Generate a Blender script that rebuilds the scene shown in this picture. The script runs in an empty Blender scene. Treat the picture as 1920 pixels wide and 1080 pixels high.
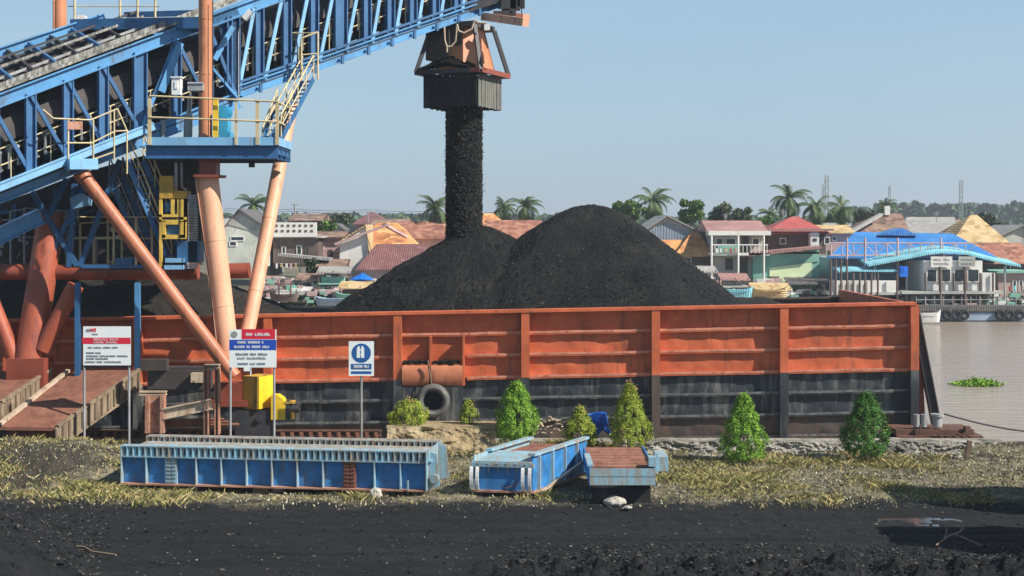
import bpy, math, random
import numpy as np
from mathutils import Vector, Matrix, noise
R = math.radians
rnd = random.Random(7)
HAZE = 0.00042
nr = np.random.RandomState(11)
sc = bpy.context.scene
COL = sc.collection
F, HC, YH = 2700.0, 9.0, 425.0          # focal length in photo pixels, eye height (m), horizon row

def P(px, py, d):                        # a point seen at that place of the photo, d metres away
    return Vector(((px-960)/F*d, d, HC-(py-YH)/F*d))
def PZ(px, py, z):                       # same, but on the level z
    d = (HC-z)*F/(py-YH)
    return P(px, py, d)

# ------------------------------------------------------------------ materials
def newmat(name):
    m = bpy.data.materials.new(name); m.use_nodes = True
    nt = m.node_tree; b = nt.nodes['Principled BSDF']
    return m, nt, b
def N(nt, t, **kw):
    n = nt.nodes.new(t)
    for k, v in kw.items():
        if k in n.inputs: n.inputs[k].default_value = v
        else: setattr(n, k, v)
    return n
def coords(nt, scale=(1,1,1)):
    g = N(nt, 'ShaderNodeNewGeometry'); mp = N(nt, 'ShaderNodeMapping'); mp.inputs['Scale'].default_value = scale
    nt.links.new(g.outputs['Position'], mp.inputs['Vector']); return mp.outputs['Vector']
def ramp(nt, fac, stops):
    r = N(nt, 'ShaderNodeValToRGB'); e = r.color_ramp.elements
    while len(e) < len(stops): e.new(0.5)
    for i, (p, c) in enumerate(stops):
        e[i].position = p; e[i].color = (c[0], c[1], c[2], 1)
    nt.links.new(fac, r.inputs['Fac']); return r.outputs['Color']
def mixc(nt, fac, a, b, bt='MIX'):
    m = N(nt, 'ShaderNodeMix', data_type='RGBA', blend_type=bt)
    for s, v in ((0, fac), (6, a), (7, b)):
        if isinstance(v, (int, float)): m.inputs[s].default_value = v
        elif isinstance(v, tuple): m.inputs[s].default_value = (v[0], v[1], v[2], 1)
        else: nt.links.new(v, m.inputs[s])
    return m.outputs[2]
def paint(name, col, rust=None, amt=0.45, rough=0.55, metal=0.0, scale=1.2, streak=True, var=0.25, bump=0.15, fine=9.0):
    """weathered painted steel / wall: base colour, patchy variation, stains running down"""
    m, nt, b = newmat(name); L = nt.links
    v = coords(nt)
    n1 = N(nt, 'ShaderNodeTexNoise', Scale=scale, Detail=6.0, Roughness=0.65); L.new(v, n1.inputs['Vector'])
    dark = tuple(c*(1-var) for c in col); lite = tuple(min(1, c*(1+var)+0.01) for c in col)
    c = ramp(nt, n1.outputs['Fac'], [(0.3, dark), (0.5, col), (0.72, lite)])
    if rust:
        v2 = coords(nt, (1, 1, 0.16) if streak else (1, 1, 1))
        n2 = N(nt, 'ShaderNodeTexNoise', Scale=scale*2.6, Detail=8.0, Roughness=0.7); L.new(v2, n2.inputs['Vector'])
        f = ramp(nt, n2.outputs['Fac'], [(0.72-amt*0.45, (0,0,0)), (0.86-amt*0.4, (1,1,1))])
        c = mixc(nt, f, c, rust)
    L.new(c, b.inputs['Base Color'])
    b.inputs['Roughness'].default_value = rough; b.inputs['Metallic'].default_value = metal
    if bump:
        n3 = N(nt, 'ShaderNodeTexNoise', Scale=fine, Detail=4.0); L.new(v, n3.inputs['Vector'])
        bp = N(nt, 'ShaderNodeBump', Strength=bump, Distance=0.03); L.new(n3.outputs['Fac'], bp.inputs['Height'])
        L.new(bp.outputs['Normal'], b.inputs['Normal'])
    return m
def speck(name, stops, scale, rough=0.9, bump=0.8, dist=0.1, sc2=0.6, mixs=0.5, island=False):
    """granular stuff: two noises through a ramp"""
    m, nt, b = newmat(name); L = nt.links
    v = coords(nt)
    n1 = N(nt, 'ShaderNodeTexNoise', Scale=scale, Detail=8.0, Roughness=0.75); L.new(v, n1.inputs['Vector'])
    n2 = N(nt, 'ShaderNodeTexNoise', Scale=sc2, Detail=5.0); L.new(v, n2.inputs['Vector'])
    mm = N(nt, 'ShaderNodeMix'); mm.inputs[0].default_value = mixs
    L.new(n1.outputs['Fac'], mm.inputs[2]); L.new(n2.outputs['Fac'], mm.inputs[3])
    fac = mm.outputs[0]
    if island:
        g = N(nt, 'ShaderNodeNewGeometry'); m3 = N(nt, 'ShaderNodeMix'); m3.inputs[0].default_value = 0.6
        L.new(fac, m3.inputs[2]); L.new(g.outputs['Random Per Island'], m3.inputs[3]); fac = m3.outputs[0]
    L.new(ramp(nt, fac, stops), b.inputs['Base Color'])
    b.inputs['Roughness'].default_value = rough; b.inputs['Specular IOR Level'].default_value = 0.2
    if bump:
        bp = N(nt, 'ShaderNodeBump', Strength=bump, Distance=dist); L.new(n1.outputs['Fac'], bp.inputs['Height'])
        L.new(bp.outputs['Normal'], b.inputs['Normal'])
    return m
def leafmat(name, stops, trans=0.25):
    m, nt, b = newmat(name); L = nt.links
    g = N(nt, 'ShaderNodeNewGeometry')
    L.new(ramp(nt, g.outputs['Random Per Island'], stops), b.inputs['Base Color'])
    b.inputs['Roughness'].default_value = 0.6; b.inputs['Specular IOR Level'].default_value = 0.25
    return m
def tilemat(name, stops, scale=2.2, rows=5.0, rough=0.9):
    m, nt, b = newmat(name); L = nt.links
    v = coords(nt)
    vo = N(nt, 'ShaderNodeTexVoronoi', Scale=scale); L.new(v, vo.inputs['Vector'])
    n1 = N(nt, 'ShaderNodeTexNoise', Scale=scale*0.35, Detail=6.0); L.new(v, n1.inputs['Vector'])
    sep = N(nt, 'ShaderNodeSeparateColor'); L.new(vo.outputs['Color'], sep.inputs[0])
    mm = N(nt, 'ShaderNodeMix'); mm.inputs[0].default_value = 0.55
    L.new(sep.outputs[0], mm.inputs[2]); L.new(n1.outputs['Fac'], mm.inputs[3])
    L.new(ramp(nt, mm.outputs[0], stops), b.inputs['Base Color'])
    w = N(nt, 'ShaderNodeTexWave', Scale=rows*0.3, Distortion=0.6); w.bands_direction = 'Z'; L.new(v, w.inputs['Vector'])
    bp = N(nt, 'ShaderNodeBump', Strength=0.6, Distance=0.08); L.new(w.outputs['Fac'], bp.inputs['Height'])
    L.new(bp.outputs['Normal'], b.inputs['Normal'])
    b.inputs['Roughness'].default_value = rough
    return m
def corrmat(name, col, stain, amt=0.35, rough=0.6, scale=0.5, d='X'):
    m = paint(name, col, stain, amt, rough, scale=scale, streak=False, bump=0)
    nt = m.node_tree; b = nt.nodes['Principled BSDF']
    w = N(nt, 'ShaderNodeTexWave', Scale=1.4); w.bands_direction = d; nt.links.new(coords(nt), w.inputs['Vector'])
    bp = N(nt, 'ShaderNodeBump', Strength=0.5, Distance=0.08); nt.links.new(w.outputs['Fac'], bp.inputs['Height'])
    nt.links.new(bp.outputs['Normal'], b.inputs['Normal'])
    return m

RUST = (0.12, 0.04, 0.02)
M = {}
M['hull_red'] = paint('hull_red', (0.53, 0.12, 0.043), (0.24, 0.07, 0.035), 0.42, 0.6, scale=0.8, var=0.28)
M['hull_highlight'] = paint('hull_highlight', (0.60, 0.24, 0.15), (0.36, 0.09, 0.045), 0.5, 0.55, scale=1.6, streak=False)  # lighter hull red for the highlights painted on the rib edges
M['black_highlight'] = paint('black_highlight', (0.14, 0.14, 0.135), (0.04, 0.045, 0.05), 0.55, 0.55, scale=1.6, streak=False)  # same painted rib highlight for the black part of the hull
M['hull_black'] = paint('hull_black', (0.02, 0.027, 0.034), (0.15, 0.15, 0.14), 0.5, 0.6, scale=0.8, var=0.4)
M['hull_low'] = paint('hull_low', (0.06, 0.05, 0.045), (0.12, 0.07, 0.05), 0.6, 0.7, scale=0.8)
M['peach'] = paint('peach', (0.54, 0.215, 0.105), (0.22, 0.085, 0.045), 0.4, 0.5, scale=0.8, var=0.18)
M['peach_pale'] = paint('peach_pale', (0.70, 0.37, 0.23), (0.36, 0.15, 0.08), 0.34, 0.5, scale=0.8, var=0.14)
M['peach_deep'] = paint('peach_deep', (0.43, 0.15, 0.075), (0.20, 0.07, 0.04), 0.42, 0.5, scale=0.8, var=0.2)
M['leg_red'] = paint('leg_red', (0.36, 0.085, 0.042), (0.16, 0.045, 0.03), 0.42, 0.5, scale=0.7)
M['redox'] = paint('redox', (0.24, 0.055, 0.03), (0.16, 0.05, 0.03), 0.4, 0.5, scale=0.6)
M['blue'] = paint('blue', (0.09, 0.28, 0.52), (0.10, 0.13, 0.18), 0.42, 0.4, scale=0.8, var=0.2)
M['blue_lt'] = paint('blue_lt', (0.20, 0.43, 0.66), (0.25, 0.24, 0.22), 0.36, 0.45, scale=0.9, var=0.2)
M['blue_dk'] = paint('blue_dk', (0.032, 0.125, 0.28), (0.02, 0.05, 0.12), 0.35, 0.5, scale=0.8)  # navy copy of the blue, shade put into the colour of shaded members
M['grey_steel'] = paint('grey_steel', (0.30, 0.31, 0.32), (0.16, 0.12, 0.09), 0.4, 0.5, scale=1.2)
M['dark_steel'] = paint('dark_steel', (0.035, 0.035, 0.04), (0.08, 0.05, 0.04), 0.35, 0.55, scale=1.0)
M['cover'] = paint('cover', (0.05, 0.042, 0.04), (0.09, 0.06, 0.05), 0.4, 0.7, scale=0.8)
M['cream_rail'] = paint('cream_rail', (0.58, 0.47, 0.27), (0.3, 0.18, 0.1), 0.3, 0.5, scale=1.5)
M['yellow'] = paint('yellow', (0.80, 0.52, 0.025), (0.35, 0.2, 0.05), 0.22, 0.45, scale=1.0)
M['yellow_mach'] = paint('yellow_mach', (0.62, 0.42, 0.07), (0.22, 0.14, 0.06), 0.4, 0.5, scale=1.6)
M['yellow_old_shaded'] = paint('yellow_old_shaded', (0.50, 0.30, 0.04), (0.15, 0.09, 0.04), 0.45, 0.6, scale=1.0)  # duller stained yellow, also paints the shaded faces of the drive cabinet
M['tray'] = paint('tray', (0.34, 0.34, 0.31), (0.08, 0.075, 0.065), 0.7, 0.6, scale=2.5, var=0.3)
M['white'] = paint('white', (0.75, 0.76, 0.75), (0.45, 0.42, 0.38), 0.25, 0.5, scale=1.0, var=0.08)
M['conc'] = speck('conc', [(0.3, (0.10, 0.09, 0.075)), (0.5, (0.27, 0.25, 0.21)), (0.68, (0.46, 0.43, 0.36))], 2.2, bump=0.9, dist=0.15, sc2=0.8)
M['conc_pale'] = speck('conc_pale', [(0.34, (0.05, 0.048, 0.04)), (0.47, (0.24, 0.23, 0.2)), (0.55, (0.36, 0.345, 0.30)), (0.68, (0.55, 0.53, 0.48))], 1.8, bump=0.9, dist=0.15, sc2=0.8)
M['conc_tan'] = speck('conc_tan', [(0.3, (0.16, 0.12, 0.07)), (0.5, (0.36, 0.28, 0.16)), (0.7, (0.5, 0.43, 0.3))], 2.6, bump=0.9, dist=0.15, sc2=0.9)
M['beam_blue'] = paint('beam_blue', (0.03, 0.19, 0.46), (0.17, 0.13, 0.09), 0.42, 0.5, scale=1.9, var=0.4)
M['beam_lt'] = paint('beam_lt', (0.24, 0.43, 0.54), (0.30, 0.26, 0.20), 0.62, 0.5, scale=2.0, var=0.2)
M['beam_dirty'] = paint('beam_dirty', (0.30, 0.34, 0.33), (0.28, 0.17, 0.10), 0.6, 0.7, scale=2.4, streak=False, var=0.4)
M['rust_dk'] = paint('rust_dk', (0.13, 0.06, 0.04), (0.05, 0.03, 0.025), 0.5, 0.8, scale=1.3)
M['ramp_side'] = paint('ramp_side', (0.24, 0.18, 0.12), (0.09, 0.055, 0.035), 0.5, 0.75, scale=1.6)
M['rust'] = paint('rust', (0.22, 0.09, 0.055), (0.12, 0.045, 0.03), 0.5, 0.8, scale=1.3, streak=False)
M['rust_lt'] = paint('rust_lt', (0.42, 0.22, 0.15), (0.24, 0.09, 0.05), 0.5, 0.75, scale=1.3, streak=False)
M['tan_steel'] = paint('tan_steel', (0.50, 0.40, 0.29), (0.22, 0.10, 0.06), 0.45, 0.6, scale=1.5)
M['tyre'] = paint('tyre', (0.10, 0.10, 0.095), (0.2, 0.19, 0.17), 0.4, 0.75, scale=2.0)
M['coal'] = speck('coal', [(0.36, (0.0015, 0.0015, 0.002)), (0.5, (0.0065, 0.0065, 0.0065)), (0.6, (0.024, 0.023, 0.021)), (0.7, (0.06, 0.057, 0.05))], 9.0, rough=0.7, bump=0.9, dist=0.10, sc2=0.7, mixs=0.35)
M['coal_brown'] = speck('coal_brown', [(0.3, (0.012, 0.011, 0.009)), (0.55, (0.036, 0.032, 0.026)), (0.75, (0.07, 0.06, 0.05))], 4.0, rough=0.85, bump=1.0, dist=0.25, sc2=0.5, mixs=0.4)
M['coal_lump'] = speck('coal_lump', [(0.2, (0.003, 0.003, 0.0035)), (0.55, (0.016, 0.016, 0.016)), (0.72, (0.085, 0.08, 0.07))], 4.0, rough=0.35, bump=0.4, island=True)
M['stone'] = speck('stone', [(0.3, (0.22, 0.2, 0.17)), (0.55, (0.42, 0.4, 0.35)), (0.8, (0.62, 0.6, 0.55))], 5.0, bump=0.5, island=True)
M['gravel'] = speck('gravel', [(0.25, (0.04, 0.036, 0.03)), (0.5, (0.14, 0.125, 0.10)), (0.8, (0.42, 0.40, 0.35))], 5.0, bump=0.4, island=True)
M['rubber'] = paint('rubber', (0.012, 0.013, 0.016), (0.07, 0.07, 0.065), 0.35, 0.8, scale=1.2)
M['rubber_lit'] = paint('rubber_lit', (0.15, 0.15, 0.13), (0.05, 0.07, 0.06), 0.45, 0.85, scale=1.5)  # sunlit copy of the black rubber, light put into the colour
M['glass'] = paint('glass', (0.03, 0.04, 0.05), None, 0, 0.12, bump=0)
M['shrub'] = leafmat('shrub', [(0.0, (0.06, 0.17, 0.015)), (0.4, (0.14, 0.30, 0.022)), (0.8, (0.22, 0.40, 0.035)), (1.0, (0.34, 0.50, 0.07))])
M['shrub_warm'] = leafmat('shrub_warm', [(0.0, (0.12, 0.2, 0.02)), (0.45, (0.24, 0.34, 0.03)), (0.85, (0.36, 0.40, 0.05)), (1.0, (0.5, 0.36, 0.1))])
M['shrub_dark'] = leafmat('shrub_dark', [(0.0, (0.015, 0.06, 0.012)), (0.5, (0.05, 0.165, 0.02)), (0.85, (0.09, 0.24, 0.03)), (1.0, (0.2, 0.34, 0.05))])
M['grass'] = leafmat('grass', [(0.0, (0.07, 0.10, 0.025)), (0.3, (0.19, 0.20, 0.06)), (0.55, (0.36, 0.31, 0.12)), (0.85, (0.52, 0.43, 0.22)), (1.0, (0.20, 0.11, 0.06))])
M['young'] = leafmat('young', [(0.0, (0.30, 0.16, 0.05)), (0.5, (0.46, 0.20, 0.10)), (1.0, (0.6, 0.34, 0.2))])
M['litter'] = leafmat('litter', [(0.0, (0.05, 0.05, 0.03)), (0.3, (0.14, 0.13, 0.07)), (0.55, (0.28, 0.25, 0.14)), (0.8, (0.42, 0.37, 0.23)), (0.93, (0.6, 0.57, 0.47)), (1.0, (0.18, 0.28, 0.06))])
M['bark'] = paint('bark', (0.14, 0.10, 0.07), (0.06, 0.045, 0.03), 0.4, 0.9, scale=2.5)
M['palm_leaf'] = leafmat('palm_leaf', [(0.0, (0.03, 0.06, 0.02)), (0.6, (0.07, 0.12, 0.04)), (1.0, (0.17, 0.2, 0.09))])
M['tree_green'] = leafmat('tree_green', [(0.0, (0.03, 0.08, 0.015)), (0.5, (0.08, 0.17, 0.03)), (1.0, (0.18, 0.28, 0.05))])
M['tree_dark'] = leafmat('tree_dark', [(0.0, (0.015, 0.035, 0.015)), (0.5, (0.045, 0.075, 0.03)), (1.0, (0.12, 0.13, 0.06))])
M['forest'] = leafmat('forest', [(0.0, (0.02, 0.05, 0.02)), (0.5, (0.045, 0.085, 0.04)), (1.0, (0.09, 0.13, 0.06))])

# ------------------------------------------------------------------ mesh building
ROOTLOC = {}
class MB:
    def __init__(s, T=None): s.v = []; s.f = []; s.T = T; s.sm = []
    def add(s, vs, fs, smooth=False):
        o = len(s.v)
        for p in vs:
            p = Vector(p)
            s.v.append(s.T @ p if s.T else p)
        for f in fs: s.f.append(tuple(i+o for i in f)); s.sm.append(smooth)
    def box(s, x0, x1, y0, y1, z0, z1):
        s.add([(x0,y0,z0),(x1,y0,z0),(x1,y1,z0),(x0,y1,z0),(x0,y0,z1),(x1,y0,z1),(x1,y1,z1),(x0,y1,z1)],
              [(0,3,2,1),(4,5,6,7),(0,1,5,4),(1,2,6,5),(2,3,7,6),(3,0,4,7)])
    def _fr(s, p, q, up):
        p = Vector(p); q = Vector(q); d = (q-p).normalized()
        u = Vector(up)
        if abs(d.dot(u.normalized())) > 0.98: u = Vector((1,0,0)) if abs(d.x) < .9 else Vector((0,1,0))
        a = d.cross(u).normalized(); b = a.cross(d).normalized()
        return p, q, d, a, b
    def beam(s, p, q, w, h, up=(0,0,1), oa=0, ob=0):     # w across, h along up
        p, q, d, a, b = s._fr(p, q, up); vs = []
        for c in (p, q):
            for (i, j) in ((-1,-1),(1,-1),(1,1),(-1,1)):
                vs.append(c + a*(i*w/2+oa) + b*(j*h/2+ob))
        s.add(vs, [(0,1,2,3)[::-1],(4,5,6,7),(0,1,5,4),(1,2,6,5),(2,3,7,6),(3,0,4,7)])
    def ibeam(s, p, q, w, h, up=(0,0,1), t=0.05):
        s.beam(p, q, w, t, up, 0, h/2-t/2); s.beam(p, q, w, t, up, 0, -h/2+t/2)
        s.beam(p, q, t, h-2*t, up)
    def tube(s, p, q, r, r2=None, n=14, cap=True):
        if r2 is None: r2 = r
        p, q, d, a, b = s._fr(p, q, (0,0,1)); vs = []
        for c, rr in ((p, r), (q, r2)):
            for i in range(n):
                t = 2*math.pi*i/n; vs.append(c + a*math.cos(t)*rr + b*math.sin(t)*rr)
        s.add(vs, [(i, (i+1) % n, n+(i+1) % n, n+i) for i in range(n)], True)
        if cap: s.add(vs, [tuple(range(n))[::-1], tuple(range(n, 2*n))])
    def path(s, pts, r, n=6):
        for a, b in zip(pts, pts[1:]): s.tube(a, b, r, n=n)
    def quad(s, a, b, c, d): s.add([a,b,c,d], [(0,1,2,3)])
    def prism(s, pts, off):                              # closed outline pushed along off
        n = len(pts); off = Vector(off)
        vs = [Vector(p) for p in pts] + [Vector(p)+off for p in pts]
        s.add(vs, [tuple(range(n)), tuple(range(n, 2*n))[::-1]] + [(i, n+i, n+(i+1) % n, (i+1) % n) for i in range(n)])
    def torus(s, c, R1, r, axis='Y', n=28, k=10, sq=1.0):
        vs = []; fs = []
        for i in range(n):
            t = 2*math.pi*i/n
            for j in range(k):
                u = 2*math.pi*j/k; rad = R1 + r*math.cos(u); h = r*sq*math.sin(u)
                if axis == 'Y': vs.append((c[0]+rad*math.cos(t), c[1]+h, c[2]+rad*math.sin(t)))
                else: vs.append((c[0]+h, c[1]+rad*math.cos(t), c[2]+rad*math.sin(t)))
                fs.append((i*k+j, i*k+(j+1) % k, ((i+1) % n)*k+(j+1) % k, ((i+1) % n)*k+j))
        s.add(vs, fs, True)
    def lump(s, c, r, sq=0.7, rn=rnd):
        ph = [(0,0,1),(0.9,0,0.2),(0.28,0.85,0.2),(-0.73,0.53,0.2),(-0.73,-0.53,0.2),(0.28,-0.85,0.2),(0.5,0.4,-0.6),(-0.5,0.4,-0.6),(0,-0.7,-0.6)]
        a = rn.random()*6.28; ca, sa = math.cos(a), math.sin(a); vs = []
        for x, y, z in ph:
            k = r*rn.uniform(0.75, 1.2); vs.append((c[0]+(x*ca-y*sa)*k, c[1]+(x*sa+y*ca)*k, c[2]+z*k*sq))
        s.add(vs, [(0,1,2),(0,2,3),(0,3,4),(0,4,5),(0,5,1),(1,6,2),(2,6,7),(2,7,3),(3,7,4),(4,7,8),(4,8,5),(5,8,1),(1,8,6),(6,8,7)])
    def build(s, name, mat, parent=None, label=None, cat=None, group=None, kind=None):
        me = bpy.data.meshes.new(name)
        if parent is not None:
            o0 = ROOTLOC[parent.name]
        else:
            xs = [v.x for v in s.v]; ys = [v.y for v in s.v]; zs = [v.z for v in s.v]
            o0 = Vector(((min(xs)+max(xs))/2, (min(ys)+max(ys))/2, min(zs)))
        me.from_pydata([v-o0 for v in s.v], [], s.f)
        me.polygons.foreach_set('use_smooth', s.sm)
        me.materials.append(M[mat] if isinstance(mat, str) else mat); me.update()
        o = bpy.data.objects.new(name, me); COL.objects.link(o)
        if parent is not None:
            o.parent = parent; ROOTLOC[o.name] = o0
        else:
            o.location = o0; ROOTLOC[o.name] = o0.copy()
        tag(o, label, cat, group, kind)
        return o
def tag(o, label=None, cat=None, group=None, kind=None):
    if label: o['label'] = label
    if cat: o['category'] = cat
    if group: o['group'] = group
    if kind: o['kind'] = kind
def thing(name, label, cat, loc, group=None):
    o = bpy.data.objects.new(name, None); COL.objects.link(o); o.location = loc; o.empty_display_size = 0.2
    ROOTLOC[o.name] = Vector(loc); tag(o, label, cat, group); return o
def npmesh(name, V, Fq, mat, parent=None, smooth=False, o0=None, **kw):
    V = np.asarray(V, dtype=np.float64)
    if parent is not None: o0 = np.array(ROOTLOC[parent.name])
    elif o0 is None: o0 = np.array([(V[:,0].min()+V[:,0].max())/2, (V[:,1].min()+V[:,1].max())/2, V[:,2].min()])
    me = bpy.data.meshes.new(name); nv, nf = len(V), len(Fq); k = Fq.shape[1]
    me.vertices.add(nv); me.vertices.foreach_set('co', (V-o0).astype(np.float32).ravel())
    me.loops.add(nf*k); me.loops.foreach_set('vertex_index', Fq.astype(np.int32).ravel())
    me.polygons.add(nf); me.polygons.foreach_set('loop_start', np.arange(0, nf*k, k, dtype=np.int32))
    me.polygons.foreach_set('loop_total', np.full(nf, k, dtype=np.int32))
    me.polygons.foreach_set('use_smooth', np.full(nf, smooth))
    me.update(calc_edges=True); me.materials.append(M[mat] if isinstance(mat, str) else mat)
    o = bpy.data.objects.new(name, me); COL.objects.link(o)
    if parent is not None: o.parent = parent
    else: o.location = o0
    ROOTLOC[o.name] = Vector(o0); tag(o, **kw); return o
def leafcloud(C, size, asp=1.7, seed=1, updir=0.0, axis=None):
    """one small quad per centre, random facing"""
    r = np.random.RandomState(seed); n = len(C)
    a = r.normal(size=(n,3)); a[:,2] += updir; a /= np.linalg.norm(a, axis=1)[:,None]
    if axis is not None:                                 # leaves lie along the outside of the crown
        nrm = C-np.array(axis); nrm[:,2] = nrm[:,2]*.35+.25; nrm /= np.linalg.norm(nrm, axis=1)[:,None]; nrm += .55*r.normal(size=(n,3)); nrm /= np.linalg.norm(nrm, axis=1)[:,None]
        a = np.cross(nrm, a); a /= np.linalg.norm(a, axis=1)[:,None]; b = np.cross(nrm, a); s = size*r.uniform(.6, 1.3, size=(n,1)); a = a*s*asp; b = b*s
        return np.stack([C-a*.5, C+b*.5, C+a*.5, C-b*.5], 1).reshape(-1,3), np.arange(4*n).reshape(-1,4)
    t = r.normal(size=(n,3)); b = np.cross(a, t); b /= np.linalg.norm(b, axis=1)[:,None]
    s = size*r.uniform(0.6, 1.3, size=(n,1)); a = a*s*asp; b = b*s
    V = np.stack([C-a*.5, C+b*.5, C+a*.5, C-b*.5], 1).reshape(-1,3)
    return V, np.arange(4*n).reshape(-1,4)
def fbm(x, y, sc_, seed=0.0, oct=5):
    return noise.fractal(Vector((x*sc_+seed, y*sc_-seed, seed*0.37)), 0.8, 2.1, oct)

# ------------------------------------------------------------------ camera, light, sky
cd = bpy.data.cameras.new('camera'); cam = bpy.data.objects.new('camera', cd); COL.objects.link(cam)
cam.location = (0, 0, HC); cam.rotation_euler = (R(90), 0, 0)
cd.sensor_width = 36; cd.lens = 36*F/1920; cd.shift_y = -(540-YH)/1920; cd.clip_end = 6000; cd.clip_start = 0.5
sc.camera = cam
SAZ, SEL = 66.0, 41.0                                    # sun to the right and behind the camera
tosun = Vector((math.sin(R(SAZ))*math.cos(R(SEL)), -math.cos(R(SAZ))*math.cos(R(SEL)), math.sin(R(SEL))))
sd = bpy.data.lights.new('sun', 'SUN'); sun = bpy.data.objects.new('sun', sd); COL.objects.link(sun)
sd.energy = 5.0; sd.angle = R(0.5); sd.color = (1.0, 0.93, 0.83)
sun.rotation_euler = tosun.to_track_quat('Z', 'Y').to_euler()
w = bpy.data.worlds.new('World'); sc.world = w; w.use_nodes = True
nt = w.node_tree; bg = nt.nodes['Background']
sky = nt.nodes.new('ShaderNodeTexSky'); sky.sky_type = 'NISHITA'; sky.sun_disc = False
sky.sun_elevation = R(SEL); sky.sun_rotation = math.atan2(tosun.x, tosun.y)
sky.air_density = 1.3; sky.dust_density = 0.4; sky.ozone_density = 4.0
tint = nt.nodes.new('ShaderNodeMix'); tint.data_type = 'RGBA'; tint.blend_type = 'MULTIPLY'; tint.inputs[0].default_value = 1.0; tint.inputs[7].default_value = (0.93, 1.0, 1.05, 1)
nt.links.new(sky.outputs[0], tint.inputs[6]); nt.links.new(tint.outputs[2], bg.inputs[0])
bg2 = nt.nodes.new('ShaderNodeBackground'); bg2.inputs[1].default_value = 1.0
tcw = nt.nodes.new('ShaderNodeTexCoord'); mpw = nt.nodes.new('ShaderNodeMapping'); mpw.inputs['Scale'].default_value = (1.2, 1.2, 6.0); nt.links.new(tcw.outputs['Generated'], mpw.inputs['Vector'])
nw = nt.nodes.new('ShaderNodeTexNoise'); nw.inputs['Scale'].default_value = 1.6; nw.inputs['Detail'].default_value = 5; nt.links.new(mpw.outputs['Vector'], nw.inputs['Vector'])
nt.links.new(ramp(nt, nw.outputs['Fac'], [(0.3, (0.225, 0.355, 0.50)), (0.7, (0.29, 0.41, 0.525))]), bg2.inputs[0])
spw = nt.nodes.new('ShaderNodeSeparateXYZ'); nt.links.new(tcw.outputs['Generated'], spw.inputs[0])
mrw = nt.nodes.new('ShaderNodeMapRange'); mrw.inputs[1].default_value = 0.18; mrw.inputs[2].default_value = 0.75; mrw.inputs[3].default_value = 0.93; mrw.inputs[4].default_value = 0.28; nt.links.new(spw.outputs[2], mrw.inputs[0]); nt.links.new(mrw.outputs[0], bg2.inputs[1])
mxw = nt.nodes.new('ShaderNodeMixShader'); mxw.inputs[0].default_value = 0.72; nt.links.new(bg.outputs[0], mxw.inputs[1]); nt.links.new(bg2.outputs[0], mxw.inputs[2]); nt.links.new(mxw.outputs[0], nt.nodes['World Output'].inputs['Surface']); bg.inputs[1].default_value = 0.095
sc.view_settings.view_transform = 'Standard'; sc.view_settings.look = 'None'; sc.view_settings.exposure = 0.56

# ------------------------------------------------------------------ near ground
def sstep(a, b, x):
    t = max(0.0, min(1.0, (x-a)/(b-a))); return t*t*(3-2*t)
def gz(x, y):
    z = 0.5 - 0.12*sstep(44.5, 43, y)
    if y < 44.0:
        z += 0.03*fbm(x, y, 0.5) + 0.035*fbm(x, y, 2.4, 7)*sstep(44, 43, y)
        for yr in (42.3, 40.6, 39.5, 37.9): z -= 0.05*math.exp(-((y-yr-0.5*fbm(x, 0, .07, yr))/.16)**2)
    if y > 53.6 and x > 3.8: z -= 0.38*sstep(53.6, 55.2, y)*sstep(3.8, 5.5, x)*sstep(18.5, 16.5, x)
    # grass strip hummocks
    z += (0.06*fbm(x, y, 0.6, 3) + 0.05*fbm(x, y, 2.2, 5))*sstep(43, 45, y)*sstep(57.5, 56, y)
    # earth mound at the left end of the long beam
    z += 1.0*math.exp(-((x+17.8)/3.0)**2-((y-50)/2.6)**2) + .16*abs(fbm(x, y, 1.0, 15))*sstep(-11, -14, x)*sstep(44.5, 47, y) + 0.5*math.exp(-((x+14.8)/1.6)**2-((y-51)/2.2)**2)
    # coal bank bottom left
    e = x+0.35*(y-36)
    if y < 43 and e < -9.5: z += (1.75*sstep(-10.2, -14.6, e)+0.3*abs(fbm(x, y, 1.2, 9))*sstep(-10, -11.5, e))*sstep(41.0, 38.6, y)
    # churned coal rows bottom right
    m = sstep(37.6, 36.0, y)*sstep(-1.6, 0.6, x)
    if m > 0: z += m*(0.10 + 0.5*abs(fbm(x, y, 0.7, 2)) + 0.22*fbm(x, y, 2.4, 4))
    if y > 57.0: z -= 3.5*sstep(57.0, 58.5, y)*sstep(-200, -100, 0)
    return z
M['ground'] = None
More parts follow.
